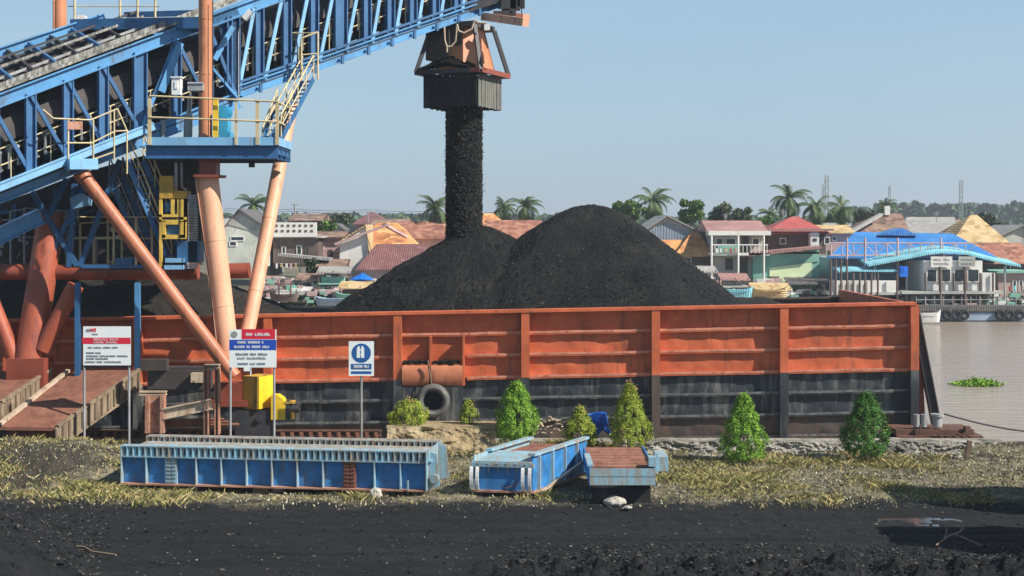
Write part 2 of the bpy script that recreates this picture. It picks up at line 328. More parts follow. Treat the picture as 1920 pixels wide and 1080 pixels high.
def ground_material():
    m, nt, b = newmat('yard_ground'); L = nt.links
    v = coords(nt)
    g = N(nt, 'ShaderNodeSeparateXYZ'); L.new(v, g.inputs[0])
    nb = N(nt, 'ShaderNodeTexNoise', Scale=0.45, Detail=7.0, Roughness=0.7); L.new(v, nb.inputs['Vector'])
    # boundary between coal road (near) and weedy soil (far), wandering with noise
    ma = N(nt, 'ShaderNodeMath', operation='MULTIPLY_ADD'); ma.inputs[1].default_value = 4.0; L.new(nb.outputs['Fac'], ma.inputs[0]); L.new(g.outputs['Y'], ma.inputs[2])
    mr = N(nt, 'ShaderNodeMapRange'); mr.inputs[1].default_value = 46.0; mr.inputs[2].default_value = 47.2; L.new(ma.outputs[0], mr.inputs[0])
    n1 = N(nt, 'ShaderNodeTexNoise', Scale=1.1, Detail=9.0, Roughness=0.75); L.new(v, n1.inputs['Vector'])
    n4 = N(nt, 'ShaderNodeTexNoise', Scale=7.0, Detail=6.0, Roughness=0.8); L.new(v, n4.inputs['Vector'])
    vt = coords(nt, (0.25, 1.6, 1))                      # tyre-smeared dust, long across the view
    n5 = N(nt, 'ShaderNodeTexNoise', Scale=0.9, Detail=7.0, Roughness=0.7); L.new(vt, n5.inputs['Vector'])
    mm = N(nt, 'ShaderNodeMix'); mm.inputs[0].default_value = 0.5; L.new(n5.outputs['Fac'], mm.inputs[2]); L.new(n4.outputs['Fac'], mm.inputs[3])
    road = ramp(nt, mm.outputs[0], [(0.32, (0.003, 0.003, 0.004)), (0.46, (0.0075, 0.0078, 0.009)), (0.6, (0.017, 0.0172, 0.019)), (0.78, (0.055, 0.046, 0.036))])
    soilf = N(nt, 'ShaderNodeMix'); soilf.inputs[0].default_value = 0.5; L.new(n1.outputs['Fac'], soilf.inputs[2]); L.new(n4.outputs['Fac'], soilf.inputs[3])
    soil = ramp(nt, soilf.outputs[0], [(0.3, (0.035, 0.032, 0.026)), (0.45, (0.11, 0.10, 0.065)), (0.55, (0.24, 0.215, 0.14)), (0.72, (0.42, 0.38, 0.28))])
    n7 = N(nt, 'ShaderNodeTexNoise', Scale=0.42, Detail=8.0, Roughness=0.7); L.new(coords(nt, (1, 1.4, 1)), n7.inputs['Vector'])
    ml_ = N(nt, 'ShaderNodeMapRange'); ml_.inputs[1].default_value = -11.0; ml_.inputs[2].default_value = -17.0; ml_.inputs[3].default_value = 0.0; ml_.inputs[4].default_value = 0.16; L.new(g.outputs['X'], ml_.inputs[0])
    ad = N(nt, 'ShaderNodeMath', operation='ADD'); L.new(n7.outputs['Fac'], ad.inputs[0]); L.new(ml_.outputs[0], ad.inputs[1])
    patch = ramp(nt, ad.outputs[0], [(0.5, (0,0,0)), (0.6, (.85,.85,.85))])
    soil = mixc(nt, patch, soil, (0.022, 0.02, 0.018))
    L.new(mixc(nt, mr.outputs[0], road, soil), b.inputs['Base Color'])
    # one even roughness over the whole yard
    b.inputs['Roughness'].default_value = 0.9; b.inputs['Specular IOR Level'].default_value = 0.25
    bp = N(nt, 'ShaderNodeBump', Strength=0.7, Distance=0.08); L.new(n4.outputs['Fac'], bp.inputs['Height']); L.new(bp.outputs['Normal'], b.inputs['Normal'])
    return m
M['ground'] = ground_material()
xs = np.concatenate([np.linspace(-400, -24, 20), np.arange(-23.5, 26, 0.13), np.linspace(27, 400, 20)])
ys = np.concatenate([np.linspace(-60, 30, 12), np.arange(31, 57.0, 0.13), [57.05, 57.06, 57.1]])
V = np.zeros((len(ys), len(xs), 3))
for j, yy in enumerate(ys):
    for i, xx in enumerate(xs):
        z = gz(xx, yy) if yy < 57.055 else (-3.0)
        V[j, i] = (xx, yy, z)
nx = len(xs)
idx = np.arange(len(ys)*nx).reshape(len(ys), nx)
Fq = np.stack([idx[:-1,:-1], idx[:-1,1:], idx[1:,1:], idx[1:,:-1]], -1).reshape(-1,4)
npmesh('ground', V.reshape(-1,3), Fq, 'ground', smooth=False, kind='structure', label='black coal dust yard with a weedy soil strip before the quay')

# ------------------------------------------------------------------ river
def river_material():
    m, nt, b = newmat('river_water'); L = nt.links
    v = coords(nt, (0.35, 1.0, 1))
    n0 = N(nt, 'ShaderNodeTexNoise', Scale=0.03, Detail=4.0); L.new(coords(nt), n0.inputs['Vector'])
    L.new(ramp(nt, n0.outputs['Fac'], [(0.35, (0.33, 0.27, 0.215)), (0.65, (0.40, 0.34, 0.28))]), b.inputs['Base Color'])
    b.inputs['Roughness'].default_value = 0.12; b.inputs['IOR'].default_value = 1.33
    n1 = N(nt, 'ShaderNodeTexNoise', Scale=1.4, Detail=6.0, Roughness=0.6); L.new(v, n1.inputs['Vector'])
    bp = N(nt, 'ShaderNodeBump', Strength=0.5, Distance=0.22); L.new(n1.outputs['Fac'], bp.inputs['Height']); L.new(bp.outputs['Normal'], b.inputs['Normal'])
    return m
M['river'] = river_material()
mb = MB(); mb.add([(-1500,57.0,0),(1500,57.0,0),(1500,150,0),(-1500,150,0)], [(0,1,2,3)])
mb.build('river_water', 'river', kind='structure', label='muddy brown river between the quay and the far village')
# far bank terrain
M['bank'] = speck('bank', [(0.3, (0.05, 0.05, 0.035)), (0.5, (0.13, 0.12, 0.08)), (0.7, (0.24, 0.22, 0.17))], 0.8, bump=0.5, sc2=0.15)
bx = np.linspace(-300, 300, 240); by = np.array([138.5, 140, 142, 146, 155, 170, 200, 260, 400, 800, 2600])
V = []
for yy in by:
    for xx in bx:
        hgt = np.interp(yy, [138.5, 140, 142, 146, 170, 400, 2600], [-0.6, 0.25, 0.9, 1.3, 1.9, 3.0, 4.0])
        V.append((xx*(1 if yy < 400 else 5 if yy > 1000 else 2), yy + (1.2*fbm(xx, 0, 0.12, 4) if yy < 150 else 0), hgt + 0.25*fbm(xx, yy, 0.25, 8)*(1 if yy < 300 else 0)))
idx = np.arange(len(by)*len(bx)).reshape(len(by), len(bx))
Fq = np.stack([idx[:-1,:-1], idx[:-1,1:], idx[1:,1:], idx[1:,:-1]], -1).reshape(-1,4)
npmesh('far_bank_ground', np.array(V), Fq, 'bank', kind='structure', label='low muddy far river bank under the village')

exec_parts = []
# ------------------------------------------------------------------ quay: cope wall, kerb blocks, rail
qk = thing('quay_wall', 'rough grey concrete quay kerb running along the barge side', 'quay wall', (5, 56.7, 0.4))
mb = MB()
x = -24.0; r2 = random.Random(3)
while x < 19.3:
    wd = r2.uniform(1.6, 3.0); top = 0.62 + r2.uniform(-0.04, 0.05)
    if x+wd < 3.4 and not (-5.0 < x+wd/2 < -0.8): mb.box(x, min(x+wd-0.05, 19.3), 56.2+r2.uniform(-.05,.05), 57.15, -0.5, top+(.06 if x > 4 else 0))
    x += wd
mb.build('kerb_blocks', 'conc', qk)
nxk, nzk = 330, 14; V = []
for j in range(nzk+1):
    for i in range(nxk+1):
        x = 3.4+(19.3-3.4)*i/nxk; tp = .60+.07*fbm(x, 0, .9, 3)+.03*fbm(x, 1, 4, 3); v_ = j/nzk
        V.append((x, 56.0+.16*v_+.16*fbm(x, v_*1.2, 1.6, 5)+.10*fbm(x, v_*3, 5, 2), -.1+(tp+.1)*v_))
for i in range(nxk+1):
    x = 3.4+(19.3-3.4)*i/nxk; V.append((x, 57.15, .60+.05*fbm(x, 0, .9, 3)))
idx = np.arange((nzk+2)*(nxk+1)).reshape(nzk+2, nxk+1)
npmesh('broken_kerb', np.array(V), np.stack([idx[:-1,:-1], idx[:-1,1:], idx[1:,1:], idx[1:,:-1]], -1).reshape(-1,4), 'conc_pale', qk)
mb = MB(); mb.box(-24, 19.35, 57.152, 57.9, -2.5, 0.5); mb.build('cope_slab', 'conc', qk)
# tan rough wall piece in the middle
mb = MB()
V = []; nxx, nzz = 60, 24
x0, x1 = P(727, 0, 54.6).x, P(928, 0, 54.6).x
for j in range(nzz+1):
    for i in range(nxx+1):
        u, v_ = i/nxx, j/nzz; xx = x0+(x1-x0)*u
        V.append((xx, 54.6 + (1-v_)*-1.1*0.8 + 0.22*fbm(xx, v_*2, 1.5, 6), 0.35 + v_*1.08 + 0.03*fbm(xx, 0, 3)))
tw = thing('rubble_wall', 'tan crumbling concrete retaining block under two small shrubs', 'wall', ((x0+x1)/2, 54.6, 0.4))
idx = np.arange((nzz+1)*(nxx+1)).reshape(nzz+1, nxx+1)
npmesh('rough_face', np.array(V), np.stack([idx[:-1,:-1], idx[:-1,1:], idx[1:,1:], idx[1:,:-1]], -1).reshape(-1,4), 'conc_tan', tw)
mb = MB(); mb.box(x0-.05, x1+.05, 54.55, 56.1, 1.33, 1.43); mb.box(x0, x1, 54.9, 56.1, 0.3, 1.33); mb.build('cap_slab', 'conc_tan', tw)
# steel rail with bolted clips on the quay
rl = thing('crane_rail', 'rusty red crane rail with bolted clips on the quay edge', 'rail', (-8, 57.0, 0.6))
mb = MB(); mb.ibeam((-18, 57.3, 0.78), (-5.2, 57.3, 0.78), 0.3, 0.26, t=0.05); mb.build('rail_beam', 'rust_dk', rl)
mb = MB()
for i in range(34):
    xx = -17.6+i*0.37; mb.box(xx-0.07, xx+0.07, 56.98, 57.12, 0.64, 0.84); mb.box(xx-0.03, xx+0.03, 56.93, 56.98, 0.66, 0.78)
mb.build('rail_clips', 'rust', rl)

# ------------------------------------------------------------------ barge
YB, YF = 60.0, 73.6
def ztop(x): return 5.47 + 0.0188*x
XL, XR = -27.0, (1712-960)/45.0
bg_ = thing('coal_barge', 'long orange and black steel coal barge moored along the quay', 'barge', (-5, 66.8, 0))
posts = [-1.9*0 + (p-960)/45.0 for p in (-220, 20, 262, 505, 747, 985, 1228, 1467, 1710)]
def strip(mb, xa, xb, y0, y1, o0, o1):                   # box following the trim of the barge
    vs = []
    for x in (xa, xb):
        for (yy, oo) in ((y0, o0), (y1, o0), (y1, o1), (y0, o1)): vs.append((x, yy, ztop(x)-oo))
    mb.add(vs, [(0,1,2,3),(7,6,5,4),(0,4,5,1),(1,5,6,2),(2,6,7,3),(3,7,4,0)])
OB = 2.72
# plating, slightly dented by a grid
def plating(o0, o1, mat, name, y, amp=0.05):
    nxp, nzp = 320, 16; V = []
    for j in range(nzp+1):
        for i in range(nxp+1):
            x = XL+(XR-XL)*i/nxp; o = o0+(o1-o0)*j/nzp
            V.append((x, y+amp*fbm(x, o*1.6, 0.9, 2), ztop(x)-o))
    idx = np.arange((nzp+1)*(nxp+1)).reshape(nzp+1, nxp+1)
    return npmesh(name, np.array(V), np.stack([idx[:-1,:-1], idx[:-1,1:], idx[1:,1:], idx[1:,:-1]], -1).reshape(-1,4), mat, bg_, smooth=True)
plating(0.05, OB, 'hull_red', 'side_plating', YB)
plating(OB, 4.55, 'hull_black', 'hull_plating', YB)
plating(4.55, 7.2, 'hull_low', 'waterline_plating', YB)
for k, o in enumerate((0.9, 1.8, 2.72, 3.6, 4.5, 5.4)):
    for a, b in zip(posts, posts[1:]):
        if k in (1, 2) and abs(a-posts[4]) < .1: a = posts[4]+2.7
        n_ = 10; mb = MB(); ml = MB(); w1 = [.02*fbm(a+(b-a)*q/n_, k*3, 1.1, 4) for q in range(n_+1)]
        for q in range(n_):
            xa_, xb_ = a+.16+(b-a-.32)*q/n_, a+.16+(b-a-.32)*(q+1)/n_
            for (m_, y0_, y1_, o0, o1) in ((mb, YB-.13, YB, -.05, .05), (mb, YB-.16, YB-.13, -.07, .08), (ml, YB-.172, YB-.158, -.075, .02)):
                vs = []
                for x, w_ in ((xa_, w1[q]), (xb_, w1[q+1])):
                    for (yy, oo) in ((y0_, o0), (y1_, o0), (y1_, o1), (y0_, o1)): vs.append((x, yy-abs(w_), ztop(x)-o-oo+w_))
                m_.add(vs, [(0,1,2,3),(7,6,5,4),(0,4,5,1),(1,5,6,2),(2,6,7,3),(3,7,4,0)])
        rb_ = mb.build('side_rib', 'hull_red' if k < 3 else ('hull_black' if k < 5 else 'hull_low'), bg_)
        ml.build('highlight_lip', 'hull_highlight' if k < 3 else 'black_highlight', rb_)  # lighter lip paints the highlight along the rib edge
for i, x in enumerate(posts):
    mb = MB()
    vs = lambda o0, o1, pr: strip(mb, x-.17, x+.17, YB-pr, YB-0.03, o0, o1)
    vs(0.03, OB, 0.45); o = mb.build('side_post', 'hull_red', bg_)
    mb = MB(); strip(mb, x-.17, x+.17, YB-.45, YB-0.03, OB, 5.7); mb.build('side_post', 'hull_black' if i != 6 else 'hull_low', bg_)
mb = MB(); strip(mb, XL, XR+.02, YB-0.48, YB+0.16, -0.09, 0.03); mb.build('top_rail', 'hull_red', bg_)
# inner side, far side wall, ends, bottom
mb = MB(); strip(mb, XL, XR, YB+0.05, YB+0.15, 0.03, 5.6); mb.build('inner_plating', 'hull_low', bg_)
mb = MB(); strip(mb, XL, XR, YF, YF+0.15, 0.45, 6.5); mb.build('far_side_wall', 'hull_low', bg_)
mb = MB(); strip(mb, XL, XR, YF-0.1, YF+0.3, 0.36, 0.45); mb.build('top_rail', 'hull_low', bg_)
mb = MB(); strip(mb, XR-.03, XR+0.12, YB+.16, YF, 0.0, OB); mb.build('end_wall', 'hull_red', bg_)
mb = MB(); strip(mb, XR-.03, XR+0.12, YB+.16, YF, OB, 6.8); strip(mb, XL-.15, XL, YB, YF, 0, 6.8); mb.build('end_wall', 'hull_black', bg_)
mb = MB(); strip(mb, XL, XR, YB+.2, YF, 5.0, 5.2); mb.build('hold_floor', 'hull_low', bg_)
# end frame braces
mb = MB(); mb.beam(P(1716, 577, 60.6), P(1727, 812, 60.6), 0.26, 0.5, (0,1,0)); mb.build('end_post', 'redox', bg_)
for (yy, ml) in ((60.3, 'dark_steel'), (64.5, 'dark_steel'), (69, 'dark_steel')):
    mb = MB(); s_ = yy-60.3
    a = P(1716, 590, 60.3); b = P(1757, 803, 60.3); a.y = b.y = yy
    mb.ibeam(a, b, 0.34, 0.36, (1,0,0.2)); mb.build('end_brace', ml, bg_)
# tyre bay: posts, half round fender, black plate
bx0, bx1 = (748-960)/45.0+.02, (868-960)/45.0
mb = MB(); strip(mb, bx0+.16, bx1, YB-.43, YB-0.05, 3.02, 5.2); mb.build('fender_plate', 'hull_black', bg_)
mb = MB(); strip(mb, bx1-.0, bx1+.09, YB-.44, YB-.05, 0.95, 3.0); strip(mb, -3.42, -3.32, YB-.42, YB-.05, 0.95, 2.1); mb.build('bay_post', 'hull_red', bg_)
mb = MB(); zc = ztop(-3.4)-2.55
for seg in range(12):
    t0, t1 = math.pi*(0.5+seg/12), math.pi*(0.5+(seg+1)/12)
    for (a, b) in ((bx0+.15, -3.42), (-3.36, bx1-.0)):
        y0, z0 = YB-.35+0.22*math.cos(t0), zc+0.44*math.sin(t0)-.02; y1, z1 = YB-.35+0.22*math.cos(t1), zc+0.44*math.sin(t1)-.02
        mb.add([(a,y0,z0),(b,y0,z0),(b,y1,z1),(a,y1,z1)], [(0,1,2,3)], True)
mb.box(bx0+.15, bx1, YB-.34, YB-.05, zc+.44, zc+.46); mb.build('round_fender', 'peach_deep', bg_)
mb = MB()
for k in range(160):
    mb.lump((r2.uniform(bx0+.2, bx1-.1), YB-r2.uniform(.1, .4), zc+.48+r2.uniform(0,.09)), r2.uniform(.05, .12))
mb.build('spilled_coal', 'coal', None, 'black coal spilled on the ledge above the tyre fender', 'coal', kind='stuff')
tc = P(812, 751, 59.2)
tf = thing('tyre_fender', 'big worn truck tyre hanging on the barge side below the peach fender', 'tyre', tc)
mb = MB(); mb.torus(tc, 0.545, 0.155, 'Y', 36, 12, 1.9); mb.build('tread_ring', 'tyre', tf)
mb = MB(); mb.torus(tc+Vector((0,-.1,0)), 0.40, 0.03, 'Y', 36, 8); mb.tube(tc+Vector((0,.2,0)), tc+Vector((0,.24,0)), .5, n=24); mb.build('bead_and_hole_shade', 'rubber', tf)  # black disc behind the bead paints the shade inside the tyre hole
mb = MB(); mb.path([tc+Vector((-0.05,-.1,.6)), P(806, 700, 59.3), P(802, 676, 59.3)], 0.04); mb.path([tc+Vector((-0.5,-.1,0)), P(770, 770, 59.3), P(752, 800, 59.3)], 0.02)
mb.build('hanging_rope', 'bark', tf)

# ------------------------------------------------------------------ coal heaps in the barge
def heap(name, label, ax, ay, az, sl, rnd_top, mat, xr, zmin, seed, kx=1.0, amp=0.12, step=0.11):
    gx = np.arange(xr[0], xr[1], step); gy = np.arange(YB+0.2, YF-0.05, step)
    Z = np.zeros((len(gy), len(gx)))
    for j, yy in enumerate(gy):
        for i, xx in enumerate(gx):
            dx = (xx-ax)*(kx[0] if xx < ax else kx[1]); r = math.sqrt(dx*dx+(yy-ay)**2+rnd_top**2)-rnd_top
            r *= 1+0.05*fbm(xx, yy, 0.25, seed); th_ = math.atan2(yy-ay, dx)
            Z[j, i] = az - sl*r + amp*fbm(xx, yy, .7, seed)*.8 + 0.03*fbm(xx, yy, 5.5, seed+2, 3) + 0.032*nr.uniform(-1, 1) + 0.10*min(1, r/2.5)*noise.fractal(Vector((math.cos(th_)*5, math.sin(th_)*5, r*.18+seed)), .8, 2.1, 4)
    for j, yy in enumerate(gy):
        for i, xx in enumerate(gx): Z[j, i] = min(Z[j, i], ztop(xx)-.22+(yy-YB-.2)*0.72+.06*fbm(xx, yy, 1.5, seed), ztop(xx)-.5+(YF-yy)*0.9)
    XX, YY = np.meshgrid(gx, gy)
    V = np.stack([XX, YY, Z], -1).reshape(-1,3)
    idx = np.arange(len(gy)*len(gx)).reshape(len(gy), len(gx))
    Fq = np.stack([idx[:-1,:-1], idx[:-1,1:], idx[1:,1:], idx[1:,:-1]], -1).reshape(-1,4)
    keep = V[Fq,2].max(1) > zmin
    Fq = Fq[keep]; used = np.unique(Fq); mp = -np.ones(len(V), int); mp[used] = np.arange(len(used))
    return npmesh(name, V[used], mp[Fq], mat, label=label, cat='coal heap', group='coal heaps in the barge')
DM = 67.0
a1 = P(1108, 384, DM); a2 = P(905, 424, DM); a3 = P(60, 395, DM)
heap('coal_heap', 'tallest rounded black coal heap in the middle of the barge', a1.x, DM, a1.z, 0.80, 1.7, 'coal', (-6, 15), 4.3, 1, (0.95, 1.03))
heap('coal_heap', 'lower black coal heap directly under the falling coal stream', a2.x, DM, a2.z, 0.74, 0.9, 'coal', (-13, 6), 4.3, 5, (0.86, 0.97))
heap('coal_heap', 'brownish coal heap in the barge behind the orange loader legs', a3.x, DM, a3.z, 0.47, 1.2, 'coal_brown', (-26, -9), 4.2, 9, (0.95, 0.95))
gx = np.arange(-26.5, XR-.1, 0.3); gy = np.arange(YB+.2, YF-.05, 0.3); V = []
for yy in gy:
    for xx in gx: V.append((xx, yy, 4.55 + 0.0188*xx + 0.1*fbm(xx, yy, 0.8, 3) + .62*sstep(62.5, 71.5, yy) - .5*sstep(12.6, 14.4, xx)))
idx = np.arange(len(gy)*len(gx)).reshape(len(gy), len(gx))
npmesh('coal_layer', np.array(V), np.stack([idx[:-1,:-1], idx[:-1,1:], idx[1:,1:], idx[1:,:-1]], -1).reshape(-1,4), 'coal_brown', label='flat brown-grey coal layer filling the barge hold', cat='coal', kind='stuff')
# loose lumps on the heaps
mb = MB(); r4 = random.Random(4)
for (a, sl, rt, kx, n, R0) in ((a1, .80, 1.7, (.95, 1.03), 1500, 6.9), (a2, .74, .9, (.86, .97), 900, 6.0)):
    for k in range(n):
        t = r4.uniform(math.pi, 2*math.pi) if r4.random() < .85 else r4.uniform(0, math.pi); rr = R0*math.sqrt(r4.random())
        x, y = a.x+rr*math.cos(t), DM+rr*math.sin(t)
        if y < YB+.3: continue
        dd = math.sqrt(((kx[0] if x < a.x else kx[1])*(x-a.x))**2+(y-DM)**2+rt*rt)-rt
        mb.lump((x, y, a.z-sl*dd+0.0), r4.uniform(.015, .036)*(1+1.0*(rr/R0)**2), 0.8, r4)
mb.build('loose_coal', 'coal_lump', None, 'loose black coal lumps lying over the barge heaps', 'coal', kind='stuff')
# falling stream
zt, zb = P(870, 205, 66.8).z, P(870, 448, 66.8).z; cx = P(870, 0, 66.8).x
V = []; nn, nh = 40, 130
for j in range(nh+1):
    z = zt+1.0+(zb-1.6-zt-1.0)*j/nh
    for i in range(nn):
        t = 2*math.pi*i/nn
        r = 0.81 + 0.05*noise.fractal(Vector((math.cos(t)*2, math.sin(t)*2, z*0.8)), .8, 2, 4) + 0.035*noise.noise(Vector((math.cos(t)*9, math.sin(t)*9, z*6)))
        V.append((cx+r*math.cos(t)*1.03, 66.8+r*math.sin(t), z))
Fq = np.array([(j*nn+i, j*nn+(i+1) % nn, (j+1)*nn+(i+1) % nn, (j+1)*nn+i) for j in range(nh) for i in range(nn)])
stream = thing('coal_stream', 'black column of coal falling from the chute onto the barge heap', 'coal stream', (cx, 66.8, zb))
npmesh('falling_mass', np.array(V), Fq, 'coal', stream)
mb = MB()
for k in range(5200):
    t = r4.uniform(0, 2*math.pi); r = 0.83+abs(r4.gauss(0, .02 if r4.random() < .95 else .07))
    mb.lump((cx+r*math.cos(t), 66.8+r*math.sin(t), r4.uniform(zb-.6, zt+.3)), r4.uniform(.015, .042), 1.2, r4)
mb.build('falling_lumps', 'coal_lump', stream, kind='stuff')

# ------------------------------------------------------------------ loader planes
A = Vector((-19.2, 54.0)); B = Vector((-1.5, 66.5)); AB = B-A; NN = Vector((-AB.y, AB.x)).normalized()
def GP(px, py, o=0.0):                                   # point on the (offset) vertical plane of the gallery
    k = (px-960)/F; s0 = A+NN*o
    t = (k*s0.y-s0.x)/(AB.x-k*AB.y); d = s0.y+AB.y*t
    return P(px, py, d)
def along(px, o, line):                                  # same station, other side: shift by o
    p = GP(px, line(px)); return p + Vector((NN.x*o, NN.y*o, 0))
GT = lambda x: 188 - 0.378*x                             # gallery near top chord
GB = lambda x: 364 - 0.396*x                             # gallery bottom chord
BT = lambda x: 19 - 0.37*(x-450)                         # boom top chord
BBm = lambda x: 171 - 0.346*(x-450)                      # boom bottom chord
WD = 2.5
BY = Vector((NN.x, NN.y, 0)); AL = Vector((AB.x, AB.y, 0)).normalized()

gal = thing('conveyor_gallery', 'blue steel lattice conveyor gallery rising from the lower left', 'conveyor', GP(60, GB(60)) + Vector((0,0,-.5)))
def chord(name, f, xa, xb, o, w, h, mat, parent, dz=0):
    mb = MB(); a = along(xa, o, f); b = along(xb, o, f); a.z += dz; b.z += dz
    mb.ibeam(a, b, w, h, t=0.06); return mb.build(name, mat, parent)
chord('top_chord', GT, -90, 446, 0, 0.34, 0.50, 'blue', gal)
chord('top_chord', GT, -90, 446, WD, 0.34, 0.50, 'blue', gal)
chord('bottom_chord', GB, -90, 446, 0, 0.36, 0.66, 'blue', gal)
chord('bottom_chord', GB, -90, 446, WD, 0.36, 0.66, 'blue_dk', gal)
chord('upper_frame_chord', lambda x: 100-0.33*x, -60, 250, 3.2, 0.3, 0.5, 'blue', gal)
vx = [-80, -12, 57, 127, 193, 262, 330, 390, 440]
for i, x in enumerate(vx):
    for o in (0, WD):
        a = along(x, o, GT); b = along(x, o, GB); mb = MB()
        hw = 0.34 if x != 262 else .5
        for s_ in (-1, 1): mb.beam(a-Vector((0,0,.22)), b+Vector((0,0,.3)), 0.05, 0.30, BY, s_*hw/2, 0)
        mb.beam(a-Vector((0,0,.22)), b+Vector((0,0,.3)), hw-.05, 0.04, BY)
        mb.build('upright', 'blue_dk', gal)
        if i+1 < len(vx):
            b2 = along(vx[i+1], o, GB)+Vector((0,0,.3)); mb = MB()
            a_ = a-Vector((0,0,.24))
            if x == 262: a_ = along(x, o, GB)+Vector((0,0,.3)); b2 = along(330, o, GT)-Vector((0,0,.25))
            mb.beam(a_, b2, 0.14, 0.14, BY, 0, -0.05); mb.beam(a_, b2, 0.05, 0.2, BY, 0, 0.04)
            mb.build('diagonal', 'blue' if x == 262 else 'blue_dk', gal)
    # cross beams between the sides, top and bottom
    mb = MB(); mb.ibeam(along(x, .2, GB), along(x, WD-.2, GB), .2, .3); mb.build('floor_beam', 'blue_dk', gal)
UF = lambda x: 100-0.33*x
mb = MB(); e_ = .05
mb.add([along(-60, .15, lambda x: GT(x)-6), along(300, .15, lambda x: GT(x)-6), along(282, 3.1, lambda x: UF(x)+12), along(-60, 3.1, lambda x: UF(x)+12)], [(0,1,2,3)]); mb.build('roof_sheet', 'cover', gal)
# grey sloping grid over the top (roof purlins, cable tray)
for i in range(8):
    x = -50+i*42
    mb = MB(); mb.beam(along(x, 0.1, GT)+Vector((0,0,.35)), along(x-18, 3.1, UF), .14, .16); mb.build('purlin', 'dark_steel' if i % 2 else 'blue_dk', gal)
for i, o in enumerate((0.55, 1.1, 1.9, 2.5)):
    f = lambda x, o=o: GT(x)*(1-o/3.2)+UF(x)*(o/3.2)-10
    mb = MB(); mb.beam(along(-60, o, f), along(300, o, f), (.3, .12, .4, .12)[i], .1); mb.build('roof_runner', ('dark_steel', 'grey_steel', 'tray', 'dark_steel')[i], gal)
mb = MB(); mb.beam(along(-70, -.05, lambda x: GT(x)-20), along(440, -.05, lambda x: GT(x)-20), .35, .1); mb.beam(along(-70, .2, lambda x: GT(x)-27), along(440, .2, lambda x: GT(x)-27), .07, .2)
mb.build('cable_tray', 'tray', gal)
# belt, cover, idlers, walkway inside
def inner(parent, fT, fB, xa, xb, step):
    mid = lambda k: (lambda x: fT(x)*(1-k)+fB(x)*k)
    mb = MB(); n = 9
    a0 = along(xa, 0, mid(.47)); b0 = along(xb, 0, mid(.47))
    ra = (along(xa, 0, fT)-along(xa, 0, fB)).length*0.40
    for i in range(n):
        t0, t1 = math.pi*i/n, math.pi*(i+1)/n
        q = []
        for (c, t) in ((a0,t0),(b0,t0),(b0,t1),(a0,t1)):
            q.append(c+BY*(WD/2-0.95*math.cos(t))+Vector((0,0,ra*math.sin(t))))
        mb.add(q, [(0,1,2,3)], True)
    mb.build('belt_cover', 'cover', parent)
    mb = MB(); mb.beam(along(xa, WD/2, mid(.50)), along(xb, WD/2, mid(.50)), 1.5, .12); mb.beam(along(xa, WD/2, mid(.78)), along(xb, WD/2, mid(.78)), 1.3, .05); mb.build('conveyor_belt', 'rubber', parent)
    mb = MB(); mb.beam(along(xa, .45, mid(.58)), along(xb, .45, mid(.58)), .1, .22); mb.beam(along(xa, WD-.45, mid(.58)), along(xb, WD-.45, mid(.58)), .1, .22); mb.build('belt_stringer', 'dark_steel', parent)
    mb = MB(); x = xa+step*.4
    while x < xb:
        p = along(x, .12, mid(.56)); q = p+BY*0.5+Vector((0,0,-.12)); mb.tube(p, q, .07, n=8); mb.tube(along(x+step*.4, .3, mid(.76)), along(x+step*.4, .3, mid(.76))+BY*1.8, .06, n=8)
        mb.beam(p+Vector((0,0,-.05)), p+Vector((0,0,-.75)), .07, .07); x += step
    mb.build('idler_rollers', 'tray', parent)
    mb = MB(); mb.beam(along(xa, WD-.2, mid(.97)), along(xb, WD-.2, mid(.97)), .9, .05); mb.beam(along(xa, .3, mid(.99)), along(xb, .3, mid(.99)), .7, .05); mb.build('walkway', 'dark_steel', parent)
    mb = MB(); mb.beam(along(xa, WD+.05, mid(.52)), along(xb, WD+.05, mid(.52)), .04, (along(xa, 0, fT)-along(xa, 0, fB)).length*.8); mb.build('dark_backing_sheet', 'cover', parent)  # added dark sheet, blocks the sky so the inside reads dark
    for k, (o, kk) in enumerate(((.12, .52), (.12, .70), (WD-.1, .45), (WD-.1, .62))):
        mb = MB(); mb.tube(along(xa, o, mid(kk)), along(xb, o, mid(kk)), .03, n=6)
        x = xa
        while x < xb:
            if kk in (.52, .45): mb.tube(along(x, o, mid(kk)), along(x, o, mid(.95)), .025, n=6)
            x += step*2.2
        mb.build('inner_handrail', 'cream_rail', parent)
inner(gal, GT, GB, -90, 440, 17)
# near side walkway on the gallery with a landing and handrail
mb = MB()
wl = lambda x: GB(x)-22
mb.beam(along(-90, -.55, wl), along(272, -.55, wl), .85, .06); mb.beam(along(-90, -.95, lambda x: GB(x)-18), along(272, -.95, lambda x: GB(x)-18), .05, .32); mb.build('side_walkway', 'blue_lt', gal)
mb = MB()
L1 = [(128, 322), (175, 316), (214, 300), (238, 325)]
for (x, y) in L1[:3]: mb.tube(P(x, y, GP(x, 300).y-1.0), P(x, (222, 225, 206)[L1.index((x, y))], GP(x, 300).y-1.0), .035, n=6)
def gp_(x, y): return P(x, y, GP(x, 300).y-1.0)
for pts in ([(80,205),(100,222),(170,225),(220,204),(240,250)], [(125,268),(172,268),(216,246),(240,245)], [(172,300),(214,285)]):
    mb.path([gp_(*p) for p in pts], .033)
mb.path([gp_(238, 245), gp_(238, 326)], .035)
mb.build('side_handrail', 'cream_rail', gal)
mb = MB(); mb.beam(gp_(125, 308), gp_(178, 308), .7, .4); mb.build('landing', 'blue_lt', gal)
